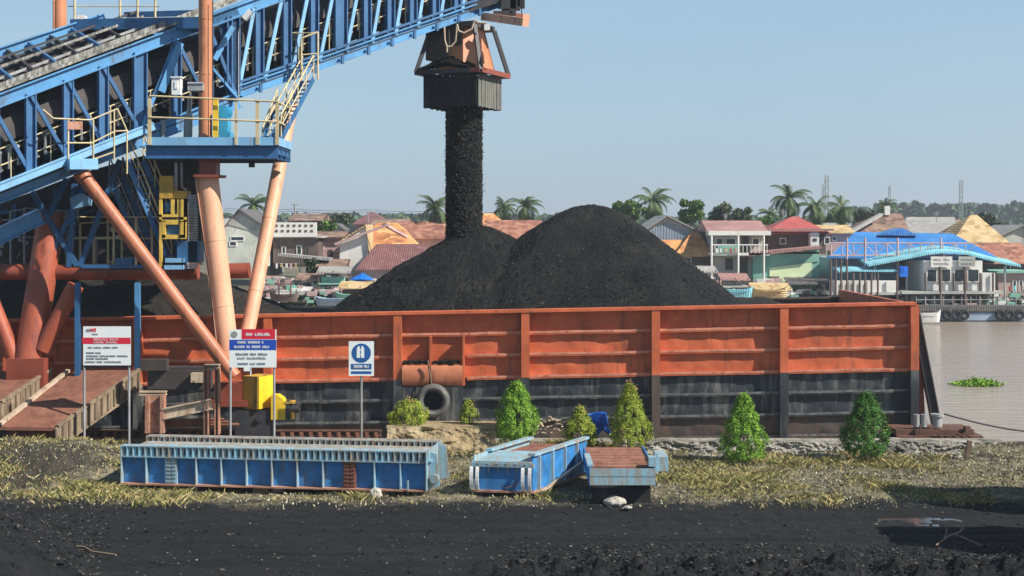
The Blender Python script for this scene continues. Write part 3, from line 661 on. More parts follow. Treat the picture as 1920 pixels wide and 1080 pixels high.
mb = MB(); mb.prism([gp_(128,228)+Vector((0,-.1,0)), gp_(156,228)+Vector((0,-.1,0)), gp_(156,243)+Vector((0,-.1,0)), gp_(128,243)+Vector((0,-.1,0))], (0,.03,0)); mb.build('name_plate', 'rust_lt', gal)
# lower beam and trestle below the gallery
mb = MB(); mb.ibeam(P(-60, 470, 55.5), P(76, 405, 57.6), .34, .62); mb.build('lower_beam', 'blue', gal)
for pts in (((125, 335), (75, 440)), ((170, 325), (100, 470)), ((140, 345), (130, 500)), ((60, 360), (145, 498)), ((225, 300), (150, 500))):
    mb = MB(); mb.beam(P(*pts[0], 57.9), P(*pts[1], 58.1), .2, .2, (0,1,0)); mb.build('trestle_brace', 'blue_dk', gal)
mb = MB(); mb.prism([P(-80,507,60.2),P(-80,410,60.2),P(60,360,60.2),P(150,325,60.2),P(268,292,60.2),P(268,440,60.2),P(172,442,60.2),P(172,507,60.2)], (0,.9,0)); mb.build('gallery_dark_backing', 'cover', gal)  # added dark block, stands in for the shade under the gallery
for x in range(-10, 260, 38):
    mb = MB(); mb.beam(P(x, 340+max(0,(150-x))*.35, 59.9), P(x, 438, 59.9), .16, .2, (0,1,0)); mb.beam(P(x, 400, 59.95), P(x+38, 396, 59.95), .1, .16); mb.build('backing_frame', 'blue_dk' if x % 3 else 'dark_steel', gal)
rn = random.Random(12)
for kk, mt_ in enumerate(('dark_steel', 'grey_steel', 'redox', 'cover', 'tan_steel')):
    mb = MB()
    for k in range((26, 12, 6, 20, 6)[kk]):
        x = rn.uniform(-20, 245); y = rn.uniform(max(350, 392-x*.3), 490 if x < 165 else 432); w_ = rn.uniform(4, 22); h_ = rn.uniform(3, 16)
        if rn.random() < .5: a_ = P(x, y+h_, 59.6); b_ = P(x+w_, y, 59.6); mb.box(a_.x, b_.x, 59.6+rn.uniform(-.3, .2), 60.1, a_.z, b_.z)
        else: mb.tube(P(x, y, 59.7), P(x+rn.choice((0, w_*1.5)), y+rn.choice((h_*2, 0, 5)), 59.6), rn.uniform(.03, .09), n=6)
    mb.build('drive_pipework', mt_, gal)
mb = MB(); a = P(135, 368, 57.4)
mb.prism([P(130,372,57.4), P(150,362,57.4), P(167,372,57.4), P(165,385,57.4), P(135,392,57.4)], (0,.5,0)); mb.build('drive_guard', 'blue_lt', gal)
for i in range(9):
    mb = MB(); x = 20+i*26; y0 = 400+rnd.uniform(-10, 30)
    mb.tube(P(x, y0, 59.0), P(x, 505, 59.0), .05, n=6); mb.tube(P(x, y0, 59), P(x+26, y0+rnd.uniform(-4, 4), 59), .035, n=6)
    mb.tube(P(x, 445, 59.0), P(x+26, 445, 59.0), .03, n=6); mb.build('lower_handrail', 'cream_rail' if i > 4 else 'grey_steel', gal)

# ------------------------------------------------------------------ ship loader
ld = thing('ship_loader', 'orange legged blue ship loader with boom reaching over the barge', 'ship loader', (P(440, 0, 56.6).x, 56.6, 0.8))
chord('boom_chord', BT, 396, 1010, 0, 0.34, 0.50, 'blue', ld); chord('boom_chord', BT, 440, 1010, WD, 0.34, 0.50, 'blue', ld)
chord('boom_chord', BBm, 448, 962, 0, 0.36, 0.52, 'blue', ld); chord('boom_chord', BBm, 448, 962, WD, 0.36, 0.52, 'blue', ld)
mb = MB(); mb.beam(along(448, -.1, lambda x: BBm(x)-18), along(962, -.1, lambda x: BBm(x)-18), .1, .1); mb.build('boom_cable_tray', 'blue_dk', ld)
bvx = [436, 485, 537, 588, 638, 687, 731, 773, 815, 856, 895, 932]
for i, x in enumerate(bvx):
    for o in (0, WD):
        a = along(x, o, BT)-Vector((0,0,.2)); b = along(x, o, BBm)+Vector((0,0,.2)); mb = MB(); wv = .34 if x not in (436, 638) else .55
        mb.beam(a, b, .05, 0.3, BY, -wv/2, 0); mb.beam(a, b, .05, 0.3, BY, wv/2, 0); mb.beam(a, b, wv-.05, 0.04, BY)
        mb.build('boom_upright', 'blue_dk', ld)
        if i+1 < len(bvx):
            mb = MB(); a2_ = along(x, o, BBm)+Vector((0,0,.24)); b2_ = along(bvx[i+1], o, BT)-Vector((0,0,.24))
            off = AL*0.25
            mb.beam(a2_+off, b2_-off, .15, .05, BY, 0, -.1); mb.beam(a2_+off, b2_-off, .05, .18, BY)
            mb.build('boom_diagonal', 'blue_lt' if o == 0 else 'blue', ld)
    mb = MB(); mb.beam(along(x, -.2, lambda q: BBm(q))+Vector((0,0,0)), along(x, -.2, lambda q: BBm(q))-Vector((0,0,.34)), .12, .1, BY); mb.ibeam(along(x, .2, BBm), along(x, WD-.2, BBm), .16, .26)
    mb.build('boom_floor_beam', 'blue_dk', ld)
inner(ld, BT, BBm, 448, 1000, 13)
# hinge region panel and light bracing
mb = MB(); mb.prism([GP(412,40,.1), GP(446,28,.1), GP(446,182,.1), GP(426,182,.1)], BY*.12); mb.build('hinge_panel', 'blue_dk', ld)
for (p_, q_, w_) in (((302,172),(338,80),.3),((402,112),(436,50),.22),((398,128),(444,182),.1)):
    mb = MB(); mb.beam(GP(*p_,-.25), GP(*q_,-.25), w_, .12, BY); mb.build('hinge_brace', 'blue', ld)
# masts
mb = MB(); mb.tube(P(385, -150, 57.0), P(385, 262, 57.0), .265, n=24); mb.build('mast', 'peach', ld)
mb = MB(); mb.tube(P(112, -150, 60.0), P(112, 55, 60.0), .28, n=20); mb.tube(P(101, -150, 59.6), P(101, 55, 59.6), .05, n=8); mb.build('mast', 'peach', ld)
# upper platform next to mast
mb = MB(); mb.beam(P(145, 50, 59.4), P(384, 46, 58.2), 1.2, .45); mb.beam(P(236, 28, 60), P(372, 24, 59), .3, .2); mb.build('upper_platform', 'blue_dk', ld)
mb = MB(); mb.tube(P(128, 12, 59.3), P(300, 12, 58.8), .025, n=6)
for x in (140, 225, 258, 291): mb.tube(P(x, -40, 59.2), P(x, 48, 59.2), .05, n=6)
mb.build('upper_handrail', 'cream_rail', ld)
mb = MB(); mb.prism([P(144,28,60.5), P(156,28,60.5), P(172,42,60.5), P(144,42,60.5)], (0,.4,0)); mb.build('roof_cowl', 'white', ld)
# legs
base = P(441, 712, 56.5)
mb = MB(); mb.tube(P(388, 330, 57.2), P(431, 690, 56.7), .45, .42, n=28); mb.beam(P(368, 334, 56.9), P(410, 660, 56.5), .05, .16, (0,1,0)); mb.build('leg', 'peach_pale', ld)
mb = MB(); mb.tube(P(546, 196, 61.3), P(461, 640, 57.3), .29, n=24); mb.build('leg', 'peach_pale', ld)
mb = MB(); mb.tube(P(156, 330, 56.0), P(440, 706, 56.0), .27, n=24); mb.tube(P(150, 322, 56), P(160, 336, 56), .31, n=24); mb.build('leg', 'peach_deep', ld)
mb = MB()
mb.box(P(376,0,57).x, P(408,0,57).x, 56.7, 57.5, P(0,330,57).z, P(0,292,57).z); mb.box(P(368,0,57).x, P(414,0,57).x, 56.5, 57.7, P(0,333,57).z, P(0,328,57).z)
mb.tube(P(400, 331, 56.6), P(424, 331, 56.6), .05, n=8); mb.box(P(372,0,57).x, P(410,0,57).x, 56.6, 57.6, P(0,300,57).z, P(0,294,57).z)
mb.build('slew_bracket', 'redox', ld)
mb = MB(); mb.tube(P(-90, 510, 58.3), P(372, 509, 58.3), .33, n=20); mb.tube(P(400, 509, 58.0), P(468, 507, 58.0), .31, n=20)
for x in (207, 350): mb.tube(P(x-1, 510, 58.3), P(x+1, 510, 58.3), .38, n=20)
mb.build('tie_tube', 'redox', ld)
for (p_, q_, r1_, r2_, mt_, ts) in ((P(388,330,57.2), P(431,690,56.7), .45, .42, 'peach_pale', (.02, .34, .68)), (P(546,196,61.3), P(461,640,57.3), .29, .29, 'peach_pale', (.2, .5, .8)), (P(156,330,56.0), P(440,706,56.0), .27, .27, 'peach_deep', (.25, .5, .75)), (P(385,-150,57.0), P(385,262,57.0), .265, .265, 'peach', (.45, .7, .985))):
    for t_ in ts:
        mb = MB(); c_ = p_.lerp(q_, t_); dd_ = (q_-p_).normalized()*.03; rr_ = r1_+(r2_-r1_)*t_
        mb.tube(c_-dd_, c_+dd_, rr_+.014, n=24); mb.build('weld_band', mt_, ld)
mb = MB(); mb.path([P(372, 300, 56.6), P(366, 340, 56.5), P(374, 400, 56.4), P(392, 520, 56.3), P(404, 640, 56.2)], .025); mb.path([P(399, 0, 56.7), P(399, 120, 56.7), P(400, 258, 56.7)], .02); mb.build('hanging_cable', 'rubber', ld)
# foot of the legs and bogie
mb = MB(); mb.box(base.x-.55, base.x+.35, 56.1, 57.0, base.z-.75, base.z-.1); mb.box(base.x-1.3, base.x+.6, 56.0, 57.1, base.z-1.0, base.z-.75)
mb.build('foot_box', 'redox', ld)
# deck
z0 = P(0, 272, 56.3).z; xl, xr_ = P(278, 0, 56.3).x, P(521, 0, 56.3).x
mb = MB(); mb.box(xl, xr_, 56.2, 59.6, z0, z0+.05)
for yy in (56.35, 57.4, 58.5, 59.5): mb.ibeam((xl-.1, yy, z0-.27), (xr_, yy, z0-.27), .25, .52)
for k in range(7): mb.ibeam((xl+.3+k*.78, 56.5, z0-.2), (xl+.3+k*.78, 59.4, z0-.2), .15, .3)
deck = mb.build('platform_deck', 'blue_dk', ld)
mb = MB(); mb.box(xl, xr_, 56.14, 56.2, z0-.02, z0+.3); mb.box(xr_, xr_+.05, 56.14, 59.6, z0-.02, z0+.3); mb.build('toe_board', 'blue_lt', deck)
mb = MB()
zr = lambda x: P(0, 180+(x-278)*0.045, 56.2).z
zm = lambda x: P(0, 220+(x-278)*0.035, 56.2).z
for x in (281, 443, 483, 520):
    q = P(x, 0, 56.17); mb.box(q.x-(.07 if x != 443 else .05), q.x+(.07 if x != 443 else .05), 56.1, 56.14, z0, zr(x))
for f in (zr, zm): mb.path([(P(281,0,56.17).x, 56.1, f(281)), (P(403,0,56.17).x, 56.1, f(403)), (P(520,0,56.17).x, 56.1, f(520)), (xr_, 59.5, f(520))], .04)
mb.build('handrail', 'cream_rail', deck)
mb = MB(); q = P(404, 0, 56.3); mb.box(q.x-.10, q.x+.10, 56.25, 56.4, z0+.3, zr(404)); mb.build('lever_stand', 'yellow', deck)
# blue motor on the deck, white boxes, lamp
mb = MB(); q = P(420, 215, 57.0); mb.tube(q+Vector((0,-.3,.1)), q+Vector((0,.5,.1)), .23, n=16)
for k in range(5): mb.tube(q+Vector((0,-.25+k*.15,.1)), q+Vector((0,-.2+k*.15,.1)), .27, n=16)
mb.box(q.x-.2, q.x+.2, 56.7, 57.4, q.z-.7, q.z-.12); mb.box(q.x-.28, q.x+.28, 56.6, 57.5, z0+.05, q.z-.7); mb.build('drive_motor', M.setdefault('motor', paint('motor', (0.03, 0.30, 0.50), (0.1,0.2,0.2), .3)), deck)
mb = MB(); q = P(331, 162, 56.4); mb.box(q.x-.17, q.x+.17, 56.3, 56.7, q.z-.33, q.z+.33); mb.box(q.x-.21, q.x+.21, 56.25, 56.75, q.z+.33, q.z+.38); mb.box(q.x-.05, q.x+.07, 56.27, 56.3, q.z-.1, q.z+.2); mb.build('control_box', 'white', deck)
mb = MB(); q = P(366, 163, 56.5); mb.box(q.x-.3, q.x+.3, 56.5, 56.9, q.z-.14, q.z+.14); mb.tube(q+Vector((-.3,0,.14)), q+Vector((.3,0,.14)), .05, n=8); mb.build('junction_box', 'grey_steel', deck)
mb = MB(); mb.tube(P(354, 215, 57.6), P(352, 262, 57.6), .18, n=12); mb.tube(P(356, 180, 57.6), P(354, 215, 57.6), .1, n=12); mb.build('grease_drum', 'grey_steel', deck); mb = MB(); mb.tube(P(306, 225, 57.6), P(306, 262, 57.6), .12, n=10); mb.build('grease_drum', 'grey_steel', deck)
mb = MB(); mb.tube(P(447, 60, 58.6), P(447, 188, 58.6), .03, n=6); mb.path([P(447, 60, 58.6), P(452, 45, 58.5), P(460, 34, 58.4)], .03); mb.build('lamp_post', 'grey_steel', ld)
mb = MB(); mb.beam(P(458, 36, 58.3), P(471, 20, 58.3), .2, .3, (0,1,0)); mb.build('floodlight', 'white', ld)
# stair from deck up to the boom
def stair(parent, a, b, wv, n, matr, matt, rail=1.0, name='stair'):
    a, b = Vector(a), Vector(b); wv = Vector(wv); st = MB()
    st.beam(a, b, .05, .22); st.beam(a+wv, b+wv, .05, .22)
    for k in range(n):
        p = a.lerp(b, (k+.5)/n); st.beam(p+wv*.03, p+wv*.97, .22, .04)
    s_ = st.build(name, matt, parent)
    rr = MB(); up = Vector((0,0,rail))
    for off in (Vector((0,0,0)), wv):
        rr.tube(a+off+up, b+off+up, .035, n=6); rr.tube(a+off+up*.55, b+off+up*.55, .025, n=6)
        for k in range(5):
            p = a.lerp(b, k/4)+off; rr.tube(p, p+up, .03, n=6)
    rr.build('stair_handrail', matr, s_)
stair(ld, P(527, 262, 57.4), P(588, 148, 60.6), Vector((-.55, .55, 0)), 14, 'cream_rail', 'blue_dk')
stair(ld, P(492, 262, 58.4), P(520, 190, 59.4), Vector((.6, .1, 0)), 6, 'cream_rail', 'blue_dk', .5)
mb = MB(); mb.path([P(565, 152, 60.4), P(565, 72, 60.4), P(596, 60, 60.6), P(596, 150, 60.6)], .045); mb.path([P(565, 103, 60.4), P(597, 100, 60.6)], .03); mb.path([P(548, 62, 61), P(597, 62, 60.6)], .03); mb.build('landing_handrail', 'cream_rail', ld)
stair(ld, P(322, 505, 57.6), P(238, 300, 56.6), Vector((.5, .6, 0)), 18, 'cream_rail', 'blue_dk', 1.05)
stair(ld, P(275, 500, 58.5), P(205, 330, 58.2), Vector((.4, .5, 0)), 14, 'grey_steel', 'blue_dk', .8)
# machinery below the deck
mb = MB(); x0, x1 = P(262,0,59.4).x, P(378,0,59.4).x; mb.box(x0, x1, 59.3, 59.75, P(0,497,59).z, P(0,297,59).z); mb.build('deck_dark_backing', 'cover', ld)  # added dark block that paints the gloom below the deck
cabn = MB(); z = lambda y: P(0, y, 56.95).z; X = lambda x: P(x, 0, 56.95).x
cabn.box(X(300), X(325), 56.85, 57.7, z(372), z(330)); cabn.box(X(326), X(350), 56.9, 57.7, z(372), z(358))
cab = cabn.build('winch_cabinet', 'yellow_old_shaded', ld)
mb = MB()
for (a, b, c, d_) in ((300,305,374,500),(346,350,374,446),(300,350,402,407),(300,350,412,416),(322,328,374,402),(334,350,374,402),(306,312,414,446),(338,349,414,446),(306,349,440,448),(312,340,416,421)):
    mb.box(X(a), X(b), 56.8, 56.955, z(d_), z(c))
mb.build('yellow_frame', 'yellow_mach', ld)
for (a_, b_, c_, d__) in ((310,323,397,380),(313,336,440,422),(332,374,492,452)):
    mb = MB(); mb.box(X(a_), X(b_), 56.95, 57.4 if b_ < 340 else 57.8, z(c_), z(d__)); mb.build('blue_cabinet', 'blue_dk', ld)
mb = MB(); mb.box(X(312), X(346), 56.75, 57.5, z(492), z(484)); mb.box(X(310), X(345), 56.75, 57.5, z(505), z(497)); mb.build('step_plate', 'blue_lt', ld)
mb = MB()
for k in range(28): mb.box(X(352), X(370), 56.95, 57.1, z(365+k*5+4), z(365+k*5))
mb.tube(P(330, 305, 56.85), P(330, 350, 56.85), .07, n=8); mb.path([P(340, 305, 56.85), P(341, 350, 56.85), P(350, 357, 56.85)], .05); mb.build('cable_chain', 'grey_steel', ld)
mb = MB(); mb.path([P(255, 497, 57.6), P(255, 407, 57.6)], .06); mb.path([P(120, 407, 58.2), P(300, 407, 58.0)], .035); mb.path([P(128, 447, 58.2), P(285, 447, 58.0)], .035)
for x in (213, 285): mb.path([P(x, 500, 58), P(x, 405, 58)], .05)
mb.build('service_handrail', 'cream_rail', ld)
mb = MB(); mb.beam(P(160, 499, 58.3), P(300, 499, 58.3), 1.0, .15); mb.box(P(220,0,58).x, P(252,0,58).x, 57.7, 58.5, P(0,496,58).z, P(0,484,58).z); mb.build('service_walkway', 'blue_dk', ld)
mb = MB(); mb.beam(P(414, 304, 57.6), P(512, 304, 58.4), .3, .08); mb.box(P(468,0,58).x, P(478,0,58).x, 57.8, 58.0, P(0,314,58).z, P(0,306,58).z); mb.build('monorail_beam', 'dark_steel', ld)
# blue bearing posts on the quay
for i, (x, ya, yb_) in enumerate(((258, 530, 700), (146, 530, 715))):
    mb = MB(); mb.ibeam(P(x, ya, 56.9), P(x, yb_, 56.9), .2, .2, (0,1,0)); mb.build('support_post', 'blue_dk' if i else 'blue', ld)
# chute head
ch = Vector((P(868, 0, 66.8).x, 66.8, 0)); ph = R(-23)
T = Matrix.Translation(ch) @ Matrix.Rotation(ph, 4, 'Z')
zc = lambda y: P(0, y, 65.9).z
mb = MB(T); s = 1.33
for (sx, w_) in ((1, 0),):
    pass
def skirt(mb, faces):
    for f in faces:
        n = 14
        for k in range(n):
            a, b = -s+2*s*k/n, -s+2*s*(k+1)/n-.025; j = .03*rnd.random()
            zb_ = zc(203)-.0+rnd.uniform(0,.06)
            if f == 'f': mb.box(a, b, -s-.04-j, -s-j, zb_, zc(140))
            if f == 'b': mb.box(a, b, s, s+.04+j, zb_, zc(140))
            if f == 'r': mb.box(s+j, s+.04+j, a, b, zb_, zc(140))
            if f == 'l': mb.box(-s-.04-j, -s-j, a, b, zb_, zc(140))
skirt(mb, 'fbl'); chute = mb.build('chute_skirt', 'rubber', ld)
mb = MB(T); skirt(mb, 'r'); mb.build('skirt_flap', 'rubber_lit', chute, label='right hand rubber flap, painted grey as its sunlit side')
mb = MB(T); R1 = 1.62
for (a, b) in (((-R1,-R1),(R1,-R1)), ((R1,-R1),(R1,R1)), ((R1,R1),(-R1,R1)), ((-R1,R1),(-R1,-R1))):
    mb.beam((*a, zc(136)), (*b, zc(136)), .16, .2)
mb.build('ring_frame', 'dark_steel', ld)
mb = MB(T); mb.beam((R1+.09, -R1, zc(136)), (R1+.09, R1, zc(136)), .02, .22); mb.beam((R1-.5, -R1-.09, zc(136)), (R1, -R1-.09, zc(136)), .02, .22); mb.build('ring_lit_face', 'redox', ld)  # red strips paint the ring's lit right side, the dark frame its shade
mb = MB(T)
for (a, b) in ((-1,-1),(1,-1),(1,1),(-1,1)):
    mb = MB(T); mb.beam((a*R1, b*R1, zc(136)), (a*1.1, b*1.1, zc(50)), .17, .17); mb.build('chute_brace', 'dark_steel', ld)
mb = MB(T); n = 8; top, bot = [], []
for k in range(n):
    t = math.pi/8+2*math.pi*k/n; top.append((.95*math.cos(t), .95*math.sin(t), zc(50))); bot.append((1.45*math.cos(t), 1.45*math.sin(t), zc(132)))
for k in range(n):
    a = k; b = (k+1) % n; mb.add([top[a], top[b], bot[b], bot[a]], [(3,2,1,0)]); mb.beam(top[a], bot[a], .1, .08)
mb.build('chute_hood', 'peach', ld)
mb = MB(T); mb.box(-1.28, -.1, -1.3, 1.1, zc(112), zc(48)); mb.box(-.1, .45, -1.15, 1.1, zc(86), zc(48)); mb.box(-1.3, 1.1, -1.2, 1.2, zc(52), zc(42)); mb.build('chute_head', 'cover', ld)
mb = MB(T); zr_ = zc(133)
for k in range(800):
    xx, yy = rnd.uniform(-1.5, 1.35), rnd.uniform(-1.58, -.9); hh = 1.0*max(0, 1-abs(xx+.2)/1.5)*(.4+.6*(yy+1.55)/.65)
    mb.lump((xx, yy, zr_+hh*rnd.uniform(.5,1)+.02), rnd.uniform(.06, .16))
mb.build('caked_coal', 'coal', ld)
mb = MB(); q = [(833,50),(834,75),(838,88),(846,87),(854,78),(857,45),(860,58),(870,62),(884,55),(890,38),(896,42),(912,44)]
mb.path([P(x, y, 64.9) for x, y in q], .045); mb.path([P(838, 88, 64.9), P(838, 98, 64.9)], .04); mb.build('hanging_chain', 'tan_steel', ld)
mb = MB(); mb.beam(P(908, 31, 66.6), P(986, 42, 63.9), .35, .36); mb.beam(P(973, 29, 65.2), P(987, 31, 64.8), .4, .2); mb.build('end_beam', 'peach_pale', ld)
mb = MB()
for (x0_, y0_, x1_, y1_) in ((957,-10,968,28),(940,-5,975,18),(977,-30,979,26),(970,-10,984,14),(925,22,960,30)):
    p0, p1 = P(x0_, y1_, 66.2), P(x1_, y0_, 66.2); mb.box(p0.x, p1.x, 65.9, 66.6, p0.z, p1.z)
mb.beam(P(750, 52+8, 66.2), P(960, -8, 67.4), 1.6, .35)
mb.build('boom_tip', 'dark_steel', ld)
mb = MB(); p0, p1 = P(908, 57, 65.4), P(919, 45, 65.4); mb.box(p0.x, p1.x, 65.3, 65.5, p0.z, p1.z); mb.build('tip_lamp', 'white', ld)

# ------------------------------------------------------------------ dark red portal at the left
pt = thing('support_portal', 'dark red tubular support legs meeting at a foot on the left quay', 'support frame', (P(48,0,57).x, 57.0, 0.7))
for (a, b, r) in (((98, 400), (52, 690), .56), ((-25, 540), (30, 680), .30), ((142, 535), (78, 655), .33)):
    mb = MB(); mb.tube(P(*a, 58.6 if r > .5 else 57.4), P(*b, 57.4), r, n=24); mb.build('leg', 'leg_red', pt)
mb = MB(); mb.box(P(20,0,57.3).x, P(90,0,57.3).x, 56.8, 58.0, .7, P(0,672,57).z); mb.build('foot', 'redox', pt)

# ------------------------------------------------------------------ yellow drive units
yd = thing('drive_cabinet', 'tall bright yellow drive cabinet at the loader foot', 'machine', (P(478,0,56).x, 56.2, .8))
zz = lambda y: P(0, y, 55.9).z
XX_ = lambda x: P(x, 0, 55.9).x
Tr = Matrix.Translation((XX_(483), 55.85, 0)) @ Matrix.Rotation(R(-28), 4, 'Z')
mb = MB(Tr); mb.box(-.72, 0, 0, .95, zz(768), zz(706)); mb.box(.0, .02, .03, .92, zz(766), zz(708)); mb.build('housing', 'yellow_old_shaded', yd)
mb = MB(Tr); mb.box(.02, .05, .03, .92, zz(767), zz(707)); mb.box(.05, .06, .3, .6, zz(718), zz(714)); mb.build('door', 'yellow', yd)  # brighter yellow plate paints the sunlight on the right face
mb = MB(); mb.box(XX_(440), XX_(505), 56.0, 56.9, .62, zz(770)); mb.tube((XX_(486), 55.9, zz(786)), (XX_(486), 56.1, zz(786)), .12, n=12); mb.build('base_frame', 'dark_steel', yd)
y2 = thing('gearbox', 'small orange-yellow gearbox unit right of the tall yellow cabinet', 'machine', (P(532,0,56).x, 56.2, .8))
mb = MB(); mb.prism([(XX_(508),55.9,zz(787)),(XX_(535),55.9,zz(787)),(XX_(535),55.9,zz(758)),(XX_(530),55.9,zz(748)),(XX_(520),55.9,zz(741)),(XX_(508),55.9,zz(741))], (0,.6,0)); mb.build('housing', 'yellow', y2)
mb = MB(); mb.tube((XX_(536),56.2,zz(768)), (XX_(560),56.2,zz(768)), .17, n=14); mb.tube((XX_(548),56.2,zz(760)), (XX_(562),56.2,zz(760)), .1, n=10); mb.box(XX_(535), XX_(543), 55.9, 56.5, zz(787), zz(752)); mb.build('motor', 'dark_steel', y2)
mb = MB(); mb.box(XX_(534), XX_(551), 55.88, 56.4, zz(757), zz(753)); mb.box(XX_(545), XX_(549), 55.88, 56.4, zz(787), zz(775)); mb.build('guard', 'yellow_old_shaded', y2)

# ------------------------------------------------------------------ steel frame and ramps at lower left
fr = thing('steel_trestle', 'rusty pale steel trestle of short columns and a sloping beam', 'steel frame', (P(340,0,54).x, 54.3, .6))
z = lambda y: P(0, y, 54.3).z; X = lambda x: P(x, 0, 54.3).x
for (a, b, y0_, y1_, mt_) in ((273, 308, 740, 812, 'rust_lt'), (382, 392, 685, 815, 'rust_lt'), (403, 411, 690, 815, 'rust_lt')):
    mb = MB(); w2 = b-a
    mb.box(X(a), X(a+w2*.2), 54.2, 54.6, z(y1_), z(y0_)); mb.box(X(b-w2*.2), X(b), 54.2, 54.6, z(y1_), z(y0_)); mb.box(X(a+w2*.2), X(b-w2*.2), 54.38, 54.42, z(y1_), z(y0_)); mb.build('column', mt_, fr)
mb = MB(); mb.ibeam(P(306, 776, 54.3), P(398, 757, 54.3), .25, .42); mb.build('sloping_beam', 'tan_steel', fr)
mb = MB(); mb.ibeam(P(262, 737, 54.5), P(312, 737, 54.5), .25, .16); mb.build('cap_beam', 'tan_steel', fr); mb = MB(); mb.ibeam(P(384, 688, 54.4), P(412, 688, 54.4), .3, .2); mb.build('cap_beam', 'tan_steel', fr)
mb = MB(); mb.box(X(265), X(383), 55.2, 55.9, z(735), z(700)); mb.box(X(255), X(305), 54.9, 55.3, z(698), z(677)); mb.box(X(270), X(385), 55.4, 56, z(700), z(694)); mb.build('dark_hopper', 'cover', fr)
mb = MB(); mb.box(X(351), X(376), 54.9, 55.2, z(721), z(703)); mb.build('tan_panel', 'tan_steel', fr)
for k in range(3):
    mb = MB(); mb.tube(P(262+k*8, 790+k*4, 54.9), P(420+k*14, 786+k*5, 55.0), .06, n=8); mb.build('pipe_rail', 'rust', fr)

def ramp_thing(label, a0, a1, b0, b1, railsides):
    rp = thing('steel_ramp', label, 'ramp', (a0+b0)/2, 'rusty ramps at the left of the quay')
    mb = MB(); th = Vector((0,0,-.12)); mb.prism([a0, b0, b1, a1], th); mb.build('ramp_deck', 'rust', rp)
    for k, (p, q) in enumerate(((a0, a1), (b0, b1))):
        if k not in railsides: continue
        mb = MB(); mb.beam(p+Vector((0,0,.06)), q+Vector((0,0,.06)), .14, .1); mb.beam(p-Vector((0,0,.72)), q-Vector((0,0,.72)), .14, .08)
        mb.beam(p-Vector((0,0,.33)), q-Vector((0,0,.33)), .03, .7)
        n = int((q-p).length/.33)
        for j in range(n+1):
            c = p.lerp(q, j/n); mb.beam(c+Vector((0,-.09,0)), c+Vector((0,-.09,-.7)), .06, .12, (0,1,0))
        mb.build('side_girder', 'ramp_side', rp)
    return rp
ramp_thing('wide rusty red steel ramp sloping up behind the white sign', P(-20, 800, 53.0), P(150, 690, 57.6), P(108, 802, 53.0), P(262, 695, 56.6), (1,))
ramp_thing('dark rusty ramp cut off by the left edge of the photo', P(-90, 775, 54.0), P(-60, 697, 57.8), P(2, 757, 54.4), P(96, 694, 57.6), (1,))
mb = MB(); mb.beam(P(0, 795, 52.9), P(128, 625+70, 57.4), .16, .12); mb.build('timber_plank', 'tan_steel', None, 'long pale plank lying along the left edge of the rusty ramp', 'plank')

# ------------------------------------------------------------------ signs
def words(mb, x0, x1, yc, h, d, counts, rr):
    """illegible lettering: small strokes grouped in words, as in the photo"""
    tot = sum(counts)+len(counts)-1; u = (x1-x0)/tot; x = x0
    for c in counts:
        for k in range(c):
            a = P(x+u*.08, yc+h/2, d); b = P(x+u*.82, yc-h/2, d); t = (b.x-a.x)*.28; hz = b.z-a.z
            kind = rr.randrange(4)
            mb.box(a.x, a.x+t, a.y-.012, a.y-.004, a.z, b.z)
            if kind != 1: mb.box(b.x-t, b.x, a.y-.012, a.y-.004, a.z, b.z)
            if kind in (0, 2): mb.box(a.x+t, b.x-t, a.y-.012, a.y-.004, b.z-hz*.25, b.z)
            if kind in (1, 2, 3): mb.box(a.x+t, b.x-t, a.y-.012, a.y-.004, a.z+hz*.38, a.z+hz*.6)
            if kind in (1,): mb.box(a.x+t, b.x, a.y-.012, a.y-.004, a.z, a.z+hz*.2)
            x += u
        x += u
M['sg_white'] = paint('sg_white', (0.80, 0.84, 0.83), (0.5, 0.5, 0.46), 0.18, 0.4, var=0.05, bump=0)
M['sg_red'] = paint('sg_red', (0.62, 0.02, 0.05), None, 0, 0.4, var=0.08, bump=0)
M['sg_blue'] = paint('sg_blue', (0.015, 0.07, 0.42), None, 0, 0.4, var=0.08, bump=0)
M['sg_text'] = paint('sg_text', (0.22, 0.24, 0.26), None, 0, 0.5, var=0.05, bump=0)
M['sg_pink'] = paint('sg_pink', (0.78, 0.50, 0.52), None, 0, 0.5, var=0.05, bump=0)
M['sg_circle'] = paint('sg_circle', (0.015, 0.10, 0.33), None, 0, 0.4, var=0.08, bump=0)
def panel(mb, x0, y0, x1, y1, d, th=.03, fr_=0.0):
    a = P(x0, y1, d); b = P(x1, y0, d); mb.box(a.x, b.x, d-fr_, d+th, a.z, b.z)
rr = random.Random(5)
D1 = 53.4
sg = thing('notice_board', 'wide white notice board with a red band on two grey posts', 'sign', P(200, 830, D1))
mb = MB(); panel(mb, 156, 612, 245, 685, D1); bd = mb.build('board', 'sg_white', sg)
mb = MB(); panel(mb, 154, 633, 245, 645, D1, 0, .004); mb.build('red_band', 'sg_red', bd)
mb = MB(); words(mb, 175, 222, 636.5, 4, D1-.004, (8, 5), rr); words(mb, 176, 220, 642, 4, D1-.004, (6, 7), rr); mb.build('band_lettering', 'sg_pink', bd)
mb = MB()
for (a, b, y, c) in ((165,221,651.5,(4,7,7,5)),(162,190,661.5,(7,5)),(162,240,667.5,(9,12,8)),(162,203,672.5,(7,11)),(160,228,678.5,(7,4,12))): words(mb, a, b, y, 3, D1, c, rr)
panel(mb, 162, 617, 167, 622, D1, 0, .01); words(mb, 173, 184, 626.5, 2.5, D1, (5,), rr); mb.build('lettering', 'sg_text', bd)
